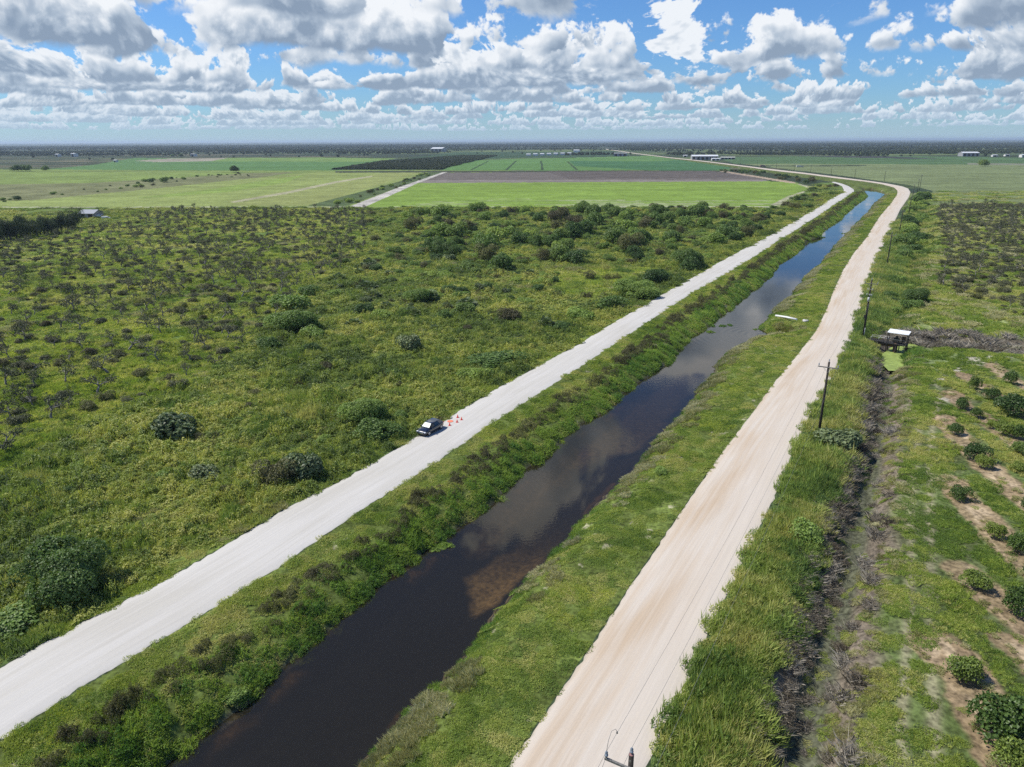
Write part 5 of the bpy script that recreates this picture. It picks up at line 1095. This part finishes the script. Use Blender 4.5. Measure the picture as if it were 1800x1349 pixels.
tops = [make_pole(i) for i in range(len(POLE_BASE))]
dprev = np.array(POLE_BASE[0][0]) - 1.0 * (np.array(POLE_BASE[1][0]) - np.array(POLE_BASE[0][0]))
for w, lab in enumerate(('power line strung on the left ends of the crossarms over the beige road', 'power line strung on the right ends of the crossarms beside the beige road', 'power line strung along the pole tops, between the two crossarm lines')):
    pts = [np.array(t[w]) for t in tops]; pts = [pts[0] - (pts[1] - pts[0]) * np.array([1, 1, 0])] + pts; cu = []
    for a, b in zip(pts[:-1], pts[1:]):
        L_ = np.linalg.norm(b - a); sag = .012 * L_
        for k in range(14): t = k / 14; p = a + (b - a) * t; p[2] -= 4 * sag * t * (1 - t); cu.append(p)
    cu.append(pts[-1]); V, Fc = tube_arrays(cu, [.008 + .00001 * i for i in range(len(cu))], 4); o = link('power_line', npmesh('power_line', V, Fc, [M_WIRE], smooth=True)); tag(o, lab, 'wire', 'wires along the beige road')

# ---- the parked car
def build_car():
    paint = mat_plain('dark_navy_paint', (.010, .012, .022), .22, spec=.6, coat=1.0); glass = mat_plain('tinted_glass', (.012, .014, .016), .05, spec=.9); trim = mat_plain('black_trim', (.012, .012, .012), .6)
    tyre = mat_plain('tyre_rubber', (.018, .018, .018), .9); rim = mat_plain('alloy', (.62, .62, .62), .3, metal=.8); lamp = mat_plain('lamp_glass', (.75, .77, .80), .1, spec=.8); red = mat_plain('red_lamp', (.35, .02, .02), .2); chrome = mat_plain('chrome', (.8, .8, .8), .12, metal=1.0)
    glare = mat_plain('silver_glare', (.24, .27, .28), .4, metal=.2)
    f = np.array([-11.9, 93.8]); r = np.array([-10.4, 96.3]); h = (f - r) / np.linalg.norm(f - r); left = np.array([-h[1], h[0]]); c = (f + r) / 2 - left * .82
    root = empty('parked_car', (c[0], c[1], .12), math.atan2(h[1], h[0])); tag(root, 'black car parked on the left margin of the white road near the orange cones', 'car')
    # body: lofted superellipse-like sections, x forward
    S = [(-2.32, .62, .42, .86, .30), (-2.22, .80, .28, .98, .3), (-1.9, .88, .24, 1.06, .3), (-1.3, .92, .22, 1.08, .3), (-.5, .93, .20, 1.02, .3), (.4, .93, .20, .98, .3), (1.1, .92, .21, .96, .3), (1.6, .90, .23, .92, .3), (2.0, .86, .26, .82, .3), (2.24, .76, .32, .70, .3), (2.33, .58, .40, .60, .3)]
    bm = bm_new(); rings = []
    for x, w, z0, z1, _ in S:
        prof = [(-w * .82, z0), (-w * .98, z0 + .08), (-w, z0 + (z1 - z0) * .45), (-w * .97, z0 + (z1 - z0) * .78), (-w * .84, z1 - .02), (-w * .4, z1 + .02), (0, z1 + .03), (w * .4, z1 + .02), (w * .84, z1 - .02), (w * .97, z0 + (z1 - z0) * .78), (w, z0 + (z1 - z0) * .45), (w * .98, z0 + .08), (w * .82, z0), (0, z0 - .02)]
        rings.append([bm.verts.new((x, a, b)) for a, b in prof])
    for A, B in zip(rings[:-1], rings[1:]):
        n = len(A)
        for k in range(n): bm.faces.new((A[k], A[(k + 1) % n], B[(k + 1) % n], B[k])).smooth = True
    bm.faces.new(rings[0][::-1]); bm.faces.new(rings[-1]); body = bm_obj('body', bm, paint, root)
    sb = body.modifiers.new('s', 'SUBSURF'); sb.levels = sb.render_levels = 1
    # glasshouse with separate roof, windscreen, side and rear glass
    bot = [(-1.95, .70), (-1.2, .82), (.2, .84), (1.12, .76)]; zb = 1.03; top = [(-1.35, .55), (-.75, .62), (.05, .62), (.42, .58)]; zt = 1.48
    def quad(name, pts, mat, off=0.0, sub=None):
        b = bm_new(); vs = [b.verts.new(p) for p in pts]; b.faces.new(vs); o = bm_obj(name, b, mat, root); so = o.modifiers.new('t', 'SOLIDIFY'); so.thickness = .03; return o
    quad('windscreen', [(1.18, -.74, zb - .03), (1.24, 0, zb - .02), (1.18, .74, zb - .03), (.44, .58, zt), (.46, 0, zt + .02), (.44, -.58, zt)], glass)
    quad('windscreen_glare', [(1.12, -.66, zb - .005), (1.16, 0, zb), (1.12, .66, zb - .005), (.50, .54, zt - .03), (.52, 0, zt - .01), (.50, -.54, zt - .03)][::1], glare).location = (.012, 0, .028)  # added silvery panel, paints the sun's glare onto the windscreen
    quad('rear_window', [(-2.0, .70, zb), (-2.04, 0, zb + .02), (-2.0, -.70, zb), (-1.36, -.55, zt), (-1.38, 0, zt + .02), (-1.36, .55, zt)], glass)
    for s in (-1, 1):
        quad('side_window', [(-1.1, s * .845, zb - .02), (.02, s * .855, zb - .03), (.02, s * .635, zt - .03), (-.75, s * .635, zt - .02)], glass)
        quad('side_window', [(.1, s * .855, zb - .03), (.95, s * .80, zb - .02), (.42, s * .61, zt - .04), (.1, s * .632, zt - .03)], glass)
        quad('rear_pillar', [(-2.0, s * .72, zb), (-1.1, s * .84, zb - .02), (-.75, s * .63, zt - .01), (-1.36, s * .55, zt)], paint)
        b = bm_new(); bm_box(b, (.86, s * 1.0, 1.02), (.16, .2, .13)); bm_obj('wing_mirror', b, paint, root, bevel=.03)
        b = bm_new(); bm_box(b, (2.16, s * .62, .66), (.26, .34, .14), rz=-s * .45); bm_obj('headlight', b, lamp, root, bevel=.04)
        b = bm_new(); bm_box(b, (-2.24, s * .64, .84), (.14, .3, .14), rz=s * .3); bm_obj('tail_light', b, red, root, bevel=.03)
        for x in (-1.42, 1.45):
            wh = empty('wheel', (0, 0, 0)); bpy.data.objects.remove(wh)
            b = bm_new(); bm_tube(b, [(x, s * .68, .34), (x, s * .70, .34), (x, s * .90, .34), (x, s * .92, .34)], [.27, .345, .345, .28], 20); t = bm_obj('wheel', b, tyre, root)
            b = bm_new(); bm_tube(b, [(x, s * .90, .34), (x, s * .935, .34)], [.24, .20], 14); bm_obj('rim', b, rim, t)
    quad('roof', [(.44, -.60, zt + .005), (.46, 0, zt + .05), (.44, .60, zt + .005), (-.4, .64, zt + .03), (-1.36, .57, zt + .005), (-1.38, 0, zt + .04), (-1.36, -.57, zt + .005), (-.4, -.64, zt + .03)], paint)
    b = bm_new(); bm_box(b, (2.31, 0, .52), (.06, .7, .16)); bm_obj('grille', b, chrome, root, bevel=.02)
    b = bm_new(); bm_box(b, (2.28, 0, .35), (.08, 1.2, .12)); bm_obj('bumper_intake', b, trim, root, bevel=.02)
    for s in (-1, 1): b = bm_new(); bm_box(b, (-.2, s * .935, .33), (2.0, .03, .06)); bm_obj('sill_trim', b, trim, root)
build_car()
# ---- cones and the round landing mat behind the car
M_ORG = mat_plain('orange_plastic', (.85, .07, .05), .5); M_ORGB = mat_plain('dark_orange_base', (.55, .05, .05), .6)
for (px, py), lab in zip(((790.5, 748.6), (803.5, 743), (804.5, 734.5), (811.3, 738.8)), ('orange cone nearest the parked car, beside the orange mat', 'orange cone in the middle of the cone square, nearer the road centre', 'orange cone farthest from the car, at the road margin', 'orange cone at the far right of the four')):
    x, y = G(px, py, .1); root = empty('traffic_cone', (x, y, .12)); tag(root, lab, 'cone', 'orange cones on the white road')
    b = bm_new(); bm_tube(b, [(0, 0, .03), (0, 0, .25), (0, 0, .50)], [.14, .085, .03], 14); bm_obj('cone_body', b, M_ORG, root); b = bm_new(); bm_box(b, (0, 0, .015), (.38, .38, .03)); bm_obj('cone_base', b, M_ORGB, root, bevel=.01)
x, y = G(791.5, 741.3, .1); b = bm_new(); bm_tube(b, [(0, 0, 0), (0, 0, .012), (0, 0, .013), (0, 0, .03)], [.42, .46, .40, .0], 28); o = bm_obj('landing_mat', b, mat_plain('faded_orange_cloth', (.85, .22, .12), .7, var=.15, scale=4), None, (x, y, .145)); tag(o, 'flat round faded orange landing mat on the white road between car and cones', 'landing mat')
def rock(name, px, py, s, mat, lab, cat='rock', sq=.6, seed=1, n=1, z=0.):
    rs = np.random.default_rng(seed); b = bm_new()
    for k in range(n):
        r_ = bmesh.ops.create_icosphere(b, subdivisions=2, radius=s * rs.uniform(.6, 1)); off = np.array([rs.normal(0, s * .9 * (n > 1)), rs.normal(0, s * .9 * (n > 1)), 0])
        for v in r_['verts']: v.co = Vector((v.co.x * rs.uniform(.9, 1.1) + off[0], v.co.y * .8 * rs.uniform(.9, 1.1) + off[1], v.co.z * sq * rs.uniform(.85, 1.15)))
    x, y, zz = ground_at(px, py); o = bm_obj(name, b, mat, None, (x, y, zz + z)); tag(o, lab, cat); return o
M_CONC = mat_plain('pale_concrete', (.50, .49, .46), .9, var=.15, scale=3)
rock('debris', 813, 732, .16, mat_plain('dark_debris', (.05, .05, .05), .8), 'small dark scrap lying on the white road past the cones', 'debris', z=.05)
rock('rubble', 1415, 566, .55, M_CONC, 'pale broken concrete lumps at the end of the white pipe', 'rubble', n=4, z=.25)
# ---- white culvert pipe on the right canal bank
a = ground_at(1362, 569); c = ground_at(1400, 567); b = bm_new(); bm_tube(b, [(a[0], a[1], a[2] + .75), ((a[0] + c[0]) / 2, (a[1] + c[1]) / 2, (a[2] + c[2]) / 2 + .8), (c[0], c[1], c[2] + .7)], [.24, .24, .24], 16)
tag(bm_obj('drain_pipe', b, mat_plain('white_pipe', (.72, .72, .70), .4), None, smooth=False), 'white drain pipe lying across the right canal bank above the inlet', 'pipe')

# ---- pump hut on piles over the ditch
M_DKW = mat_plain('tarred_timber', (.030, .028, .026), .85, var=.4, scale=5); M_RUST = mat_plain('rusty_iron', (.10, .065, .045), .8, metal=.3, var=.4, scale=7); M_WR = mat_plain('white_sheet_roof', (.80, .82, .82), .5, var=.05, scale=2)
def hut():
    A = np.array(G(1558, 582, 2.2)); B = np.array(G(1594, 587, 2.2)); ux = (B - A) / np.linalg.norm(B - A); w = np.linalg.norm(B - A); c = (A + B) / 2 + np.array([0, -1.0]); ang = math.atan2(ux[1], ux[0])
    root = empty('pump_hut', (c[0], c[1], -1.8), ang); tag(root, 'small pump hut with a white sheet roof on dark piles over the green pond', 'hut')
    z = 1.9
    b = bm_new()
    for x in np.arange(-w / 2 - 3.4, w / 2 + .01, .32): bm_box(b, (x, -.1, z), (.26, 2.2 if x > -w / 2 - .2 else 1.2, .07))
    for y_ in (-.55, .55): bm_box(b, (-1.7, y_, z - .14), (w + 3.4, .14, .2))
    bm_obj('deck', b, M_DKW, root)
    for x, y_ in ((-w / 2 + .1, -1.0), (-w / 2 + .1, .9), (0, -1.0), (w / 2 - .15, -1.0), (w / 2 - .15, .9), (-w / 2 - 1.6, -.6), (.3, .9)):
        b = bm_new(); bm_tube(b, [(x, y_, -1.2), (x, y_, z + (2.35 if abs(x) > .4 and x > -w / 2 - .5 else 0))], [.11, .09], 8); bm_obj('post', b, M_DKW, root)
    b = bm_new(); bm_box(b, (0, 0, 0), (w + .1, 2.5, .06)); 
    for k in range(14): bm_box(b, (-w / 2 + (k + .5) * w / 14, 0, .045), (.05, 2.5, .03))
    o = bm_obj('roof', b, M_WR, root, (0, .1, z + 2.42)); o.rotation_euler = (.10, 0, 0)
    b = bm_new(); bm_tube(b, [(-.2, -.3, -1.6), (-.2, -.3, z + .2)], .42, 14); bm_obj('pump_column', b, M_RUST, root)
    b = bm_new(); bm_box(b, (-.2, -.3, z + .65), (1.0, .8, .9)); bm_tube(b, [(-.2, -.3, z + 1.1), (-.2, -.3, z + 1.6)], [.3, .22], 12); bm_obj('pump_motor', b, M_DKW, root, bevel=.03)
    b = bm_new(); bm_box(b, (.95, .75, z + .8), (.7, .3, 1.2)); bm_obj('control_box', b, M_RUST, root, bevel=.02)
    b = bm_new(); bm_tube(b, [(-.6, -.3, z - .5), (-w / 2 - 1.2, -.1, z - .5), (-w / 2 - 3.2, .2, z - .3)], .3, 12); bm_obj('discharge_pipe', b, M_RUST, root)
    b = bm_new()
    for y_, s in ((-1.05, 1), (.95, 1)):
        bm_tube(b, [(-w / 2 - 3.0, y_ * .6, z + .95), (w / 2 - .1, y_, z + .95)], .03, 6)
        for x in (-w / 2 - 3.0, -w / 2 - 1.5, -w / 2): bm_tube(b, [(x, y_ * .7, z), (x, y_ * .7, z + .95)], .03, 6)
    bm_obj('railing', b, M_GALV, root)
hut()
rs = np.random.default_rng(5)
# blackened branches heaped against the hut
parts = []
for k in range(90):
    px, py = rs.uniform(1530, 1562), rs.uniform(584, 626); 
    if (px - 1530) < (py - 600) * .5: continue
    x, y, z = ground_at(px, py); V, Fc, _ = branching(rs.integers(1e6), rs.uniform(.6, 1.3), .04, 2, 1.0, 2, .3, 0); th = rs.uniform(.6, 1.5); c_, s_ = math.cos(th), math.sin(th); V = V @ np.array([[1, 0, 0], [0, c_, -s_], [0, s_, c_]]); a = rs.uniform(0, 6.3); c_, s_ = math.cos(a), math.sin(a); V = V @ np.array([[c_, -s_, 0], [s_, c_, 0], [0, 0, 1]]); parts.append((V + np.array([x, y, z + rs.uniform(.1, .9)]), Fc))
V, Fc = join(parts); tag(link('branch_pile', npmesh('branch_pile', V, Fc, [mat_plain('charred_branches', (.06, .055, .05), .9, var=.5, scale=3)])), 'heap of blackened branches piled against the left end of the pump hut', 'branch pile')
# duckweed pond and the weed filled arm of the ditch
def flat_poly(name, px, z, mat, kind='structure', label=None, cat=None):
    W = wobble(np.vstack([GL(px, z), GL(px, z)[:1]]), .12, 9)[:-1]; b = bm_new(); vs = [b.verts.new((x, y, z)) for x, y in W]; b.faces.new(vs); bmesh.ops.triangulate(b, faces=b.faces[:]); o = bm_obj(name, b, mat); tag(o, label, cat, None, kind); return o
M_DUCK = mat_plain('duckweed', (.24, .31, .075), .7, var=.22, scale=1.4)
flat_poly('pond_water', [(1548, 640), (1552, 622), (1566, 611), (1600, 604), (1700, 610), (1950, 626), (1950, 640), (1730, 624), (1660, 622), (1620, 626), (1605, 640), (1585, 652), (1562, 652)], -1.72, M_DUCK)

# ---- farm buildings far off
M_WALLG = mat_plain('grey_cladding', (.30, .31, .32), .7, var=.1, scale=.4); M_ROOFW = mat_plain('white_metal_roof', (.62, .64, .66), .5); M_ROOFG = mat_plain('grey_metal_roof', (.28, .30, .33), .5); M_DARK = mat_plain('painted_doorway_shadow', (.02, .02, .02), .9); M_WALLW = mat_plain('white_wall', (.68, .68, .66), .7)
def barn(pxl, pxr, py, h, depth, label, roof=M_ROOFW, wall=M_WALLG, pitch=.16, doorways=3, name='barn', cat='barn'):
    A, B = np.array(G(pxl, py)), np.array(G(pxr, py)); w = np.linalg.norm(B - A); ang = math.atan2(*(B - A)[::-1]); c = (A + B) / 2; z = gz(*c)
    root = empty(name, (c[0], c[1], z), ang); tag(root, label, cat); rh = depth / 2 * pitch
    b = bm_new(); bm_box(b, (0, depth / 2, h / 2), (w, depth, h))
    for s in (-1, 1):
        v = [b.verts.new(p) for p in ((s * w / 2, 0.02, h + .002), (s * w / 2, depth - .02, h + .002), (s * w / 2, depth / 2, h + rh))]; b.faces.new(v)
    bm_obj('wall', b, wall, root)
    b = bm_new()
    for y0, z0, y1, z1 in ((-.6, h - .6 * pitch, depth / 2, h + rh), (depth + .6, h - .6 * pitch, depth / 2, h + rh)):
        v = [b.verts.new(p) for p in ((-w / 2 - .5, y0, z0), (w / 2 + .5, y0, z0), (w / 2 + .5, y1, z1), (-w / 2 - .5, y1, z1))]; b.faces.new(v)
    o = bm_obj('roof', b, roof, root); so = o.modifiers.new('t', 'SOLIDIFY'); so.thickness = .15; so.offset = 1
    for k in range(doorways):
        x = -w / 2 + (k + .5) * w / doorways; b = bm_new(); bm_box(b, (x, -.03, h * .42), (w / doorways * .55, .1, h * .8)); bm_obj('doorway_shadow', b, M_DARK, root)  # near-black panels on the solid wall paint the shadow inside open bays
    return root
barn(1216, 1262, 281.5, 7.5, 30, 'long white roofed packing barn beside the far road', doorways=6)
barn(1251, 1265, 282.8, 4, 12, 'small white annex at the right end of the long packing barn', M_ROOFW, M_WALLW, doorways=2, name='annex', cat='building')
barn(1267, 1292, 280.6, 4, 14, 'long low pale shed right of the packing barn annex', mat_plain('pale_roof', (.5, .5, .46), .7), M_WALLG, doorways=4, name='shed', cat='shed')
barn(1201, 1208, 276.5, 4, 10, 'tiny white house left of the packing barn', M_ROOFW, M_WALLW, doorways=1, name='house', cat='house')
barn(1079, 1102, 275.0, 7, 22, 'open fronted dark shed at the far corner of the crop fields', mat_plain('dull_roof', (.22, .23, .23), .7), M_ROOFG, doorways=3, name='shed', cat='shed')
barn(1692, 1721, 275.2, 8, 30, 'white roofed barn on the far right plain', doorways=4)
barn(1796, 1806, 277, 6, 14, 'white building cut by the right edge of the photo', M_ROOFW, M_WALLW, doorways=1, name='building', cat='building')
barn(1745, 1753, 276, 4, 10, 'tiny pale house right of the far white barn', M_ROOFW, M_WALLW, doorways=1, name='house', cat='house')
barn(1767, 1775, 275, 4, 10, 'tiny pale house farther right of the far white barn', M_WALLG, M_WALLW, doorways=1, name='house', cat='house')
barn(757, 777, 267.2, 12, 60, 'low white roofed barn at the head of the dark grove', doorways=3)
barn(125, 131, 276, 9, 16, 'bright white building on the far left plain, larger of two', M_ROOFW, M_WALLW, doorways=1, name='building', cat='building')
barn(97, 102, 275.6, 7, 14, 'white building on the far left plain, smaller of two', M_ROOFW, M_WALLW, doorways=1, name='building', cat='building')
barn(200, 204, 285.5, 4, 8, 'tiny white cabin at the far left, nearer than the white buildings', M_ROOFW, M_WALLW, doorways=1, name='cabin', cat='cabin')
barn(335, 342, 275.4, 7, 14, 'pale farm building above the left crops', M_WALLG, M_WALLW, doorways=1, name='building', cat='building')
barn(1008, 1018, 268.5, 8, 20, 'low white greenhouse beyond the crops, right one', M_ROOFW, M_WALLW, doorways=0, name='greenhouse', cat='greenhouse')
for k, px in enumerate(range(925, 1000, 12)): 
    r_ = barn(px, px + 7, 274.5 - k * .35, 5, 16, 'small white greenhouse in the row beyond the crops', M_ROOFW, M_WALLW, doorways=0, name='greenhouse', cat='greenhouse'); r_['group'] = 'small greenhouses in a row beyond the crops'
barn(140, 166, 384.5, 3.0, 9, 'grey roofed house at the end of the windbreak', M_ROOFG, mat_plain('pale_wall', (.35, .33, .30), .8), .35, 2, 'house', 'house')
def vehicle(px, py, L_, h_, w_, label, col=(.78, .78, .76), rz=0.0, cat='van', name='parked_van'):
    x, y, z = ground_at(px, py); root = empty(name, (x, y, z), rz); tag(root, label, cat); m = mat_plain('vehicle_paint_%d' % int(px), col, .4, coat=.5); rub = mat_plain('wheel_rubber', (.02, .02, .02), .9); gl = mat_plain('vehicle_glass', (.02, .025, .03), .1)
    b = bm_new(); bm_box(b, (-.25 * L_, 0, .35 + h_ / 2), (L_ * .5, w_, h_)); bm_box(b, (.14 * L_, 0, .35 + h_ * .45), (L_ * .28, w_ * .98, h_ * .9), taper=.9); bm_box(b, (.38 * L_, 0, .35 + h_ * .22), (L_ * .22, w_ * .96, h_ * .44)); bm_obj('body', b, m, root, bevel=.05)
    b = bm_new(); bm_box(b, (.2 * L_, 0, .35 + h_ * .68), (L_ * .2, w_ * 1.0, h_ * .26)); bm_obj('window', b, gl, root)
    for sx in (-.32, .32):
        for s in (-1, 1): b = bm_new(); bm_tube(b, [(sx * L_, s * w_ * .38, .36), (sx * L_, s * w_ * .52, .36)], .36, 12); bm_obj('wheel', b, rub, root)
vehicle(176, 384, 5.2, 1.7, 1.9, 'white van parked right of the grey roofed house', rz=.3)
vehicle(187, 385.5, 4.6, 1.2, 1.8, 'white pickup parked at the far side of the white van', rz=-.2, cat='pickup', name='parked_pickup')
vehicle(1341, 293.6, 9, 2.6, 2.5, 'reddish brown trailer truck standing by the far road, left of the grey one', (.30, .18, .14), 0, 'truck', 'parked_truck')
vehicle(1406, 294.5, 11, 2.8, 2.5, 'pale grey trailer truck standing in the field by the far road', (.50, .50, .47), 0, 'truck', 'parked_truck')
# rows of white plastic troughs beyond the house
for i in range(2):
    for j in range(8):
        x, y, z = ground_at(208 + j * 6.0, 375.0 + i * 3.0 - j * .15); b = bm_new(); bm_tube(b, [(-1.3, 0, .25), (1.3, 0, .25)], .32, 8); bm_box(b, (-1.0, 0, .05), (.15, .7, .2)); bm_box(b, (1.0, 0, .05), (.15, .7, .2)); o = bm_obj('plastic_trough', b, M_WALLW, None, (x, y, z), .05 * i); tag(o, 'white plastic trough in the rows right of the grey roofed house', 'trough', 'white troughs set out in two rows')

# ------------------------------------------------------------------ far woods, hedgerow trees and the air between
def far_woods():
    rs = np.random.default_rng(91); M_FW = mat_leaf('far_tree_leaves', [(.040, .060, .030), (.060, .085, .038), (.085, .11, .05)], .2, .002, .5)
    fw = [pm('far_tree_crown', crown(600 + i, 520, .26, 7, .9, .5), M_FW) for i in range(4)]
    X, Y = candidates(.0026, 1250, 9000, -40, 40, 92); PX, PY = proj(X, Y, 0.); r = np.hypot(X, Y)
    dens = sstep(fbm(X / 700, Y / 220, 12, 4), .50, .58) + .8 * sstep(r, 4000, 6000) * sstep(fbm(X / 900, Y / 300, 15, 4), .40, .52)
    keep = (rs.uniform(0, 1, len(X)) < dens * .8 + .015) & (PY < 284)
    for poly in ([(80, 300), (235, 277), (700, 277), (600, 300)], [(578, 300), (690, 276), (880, 272), (1290, 274), (1290, 300)], [(1040, 262), (1300, 292), (1500, 300), (1500, 288), (1200, 274), (1060, 258)], [(1290, 276.5), (1700, 276.5), (2300, 286), (2300, 300), (1290, 300)]): keep &= ~inpoly(PX, PY, poly)
    # distinct belts
    def belt(a, b, n, wid, h=(5, 10)):
        A, B = np.array(G(*a)), np.array(G(*b)); t = rs.uniform(0, 1, n); P = A + (B - A) * t[:, None] + rs.normal(0, wid, (n, 2)); return P
    P = [np.c_[X[keep], Y[keep]], belt((1305, 272), (1395, 272), 170, 26), belt((1395, 272), (1545, 274.5), 110, 16), belt((1610, 267), (1638, 267), 40, 20), belt((1668, 270), (1800, 268), 240, 60), belt((1075, 264), (1200, 266), 120, 50), belt((690, 270), (760, 269), 130, 30), belt((1000, 273), (1060, 272), 90, 30), belt((1180, 272), (1215, 274), 40, 10)]
    P = np.vstack(P); sz = rs.uniform(2.6, 5.2, len(P)); z = height(P[:, 0], P[:, 1])
    scatter_stuff('distant_woods', 'distant woods and tree belts scattered over the plain up to the horizon', 'woods', fw, np.c_[P, z - .3], sz, sz * rs.uniform(.9, 1.6, len(P)) / sz, 93); print('far', len(P))
    # orchard rows of the dark grove
    pts = []
    A = np.array(G(585, 298.5)); poly = [(585, 298.5), (668, 285), (812, 274), (875, 274), (775, 298.5)]
    W = GL(poly); d = W[-1] - W[0]; d = d / np.linalg.norm(d); nrm = np.array([-d[1], d[0]])
    for i in range(140):
        for j in range(160):
            p = A + nrm * (i * 9.0) + d * (j - 40) * 6.5; pts.append(p)
    pts = np.array(pts); PX, PY = proj(pts[:, 0], pts[:, 1], 0.); pts = pts[inpoly(PX, PY, poly)]
    scatter_stuff('grove', 'dark grove planted in tight rows beyond the pale left field', 'grove', fw, np.c_[pts, np.zeros(len(pts)) - .2], rs.uniform(2.2, 3.0, len(pts)), np.full(len(pts), .9), 94); print('grove', len(pts))
far_woods()
def haze():
    b = bm_new(); bm_box(b, (0, 0, 28), (118000, 118000, 76)); m = bpy.data.materials.new('air'); m.use_nodes = True; nt = m.node_tree; nt.nodes.clear()
    v = nt.nodes.new('ShaderNodeVolumePrincipled'); v.inputs['Color'].default_value = (.66, .82, 1.0, 1); v.inputs['Density'].default_value = HAZE; v.inputs['Anisotropy'].default_value = .2
    o = nt.nodes.new('ShaderNodeOutputMaterial'); nt.links.new(v.outputs[0], o.inputs['Volume']); tag(bm_obj('haze', b, m), kind='stuff', label='thin bluish haze over the whole plain', cat='haze')
HAZE = 0.00006
haze()
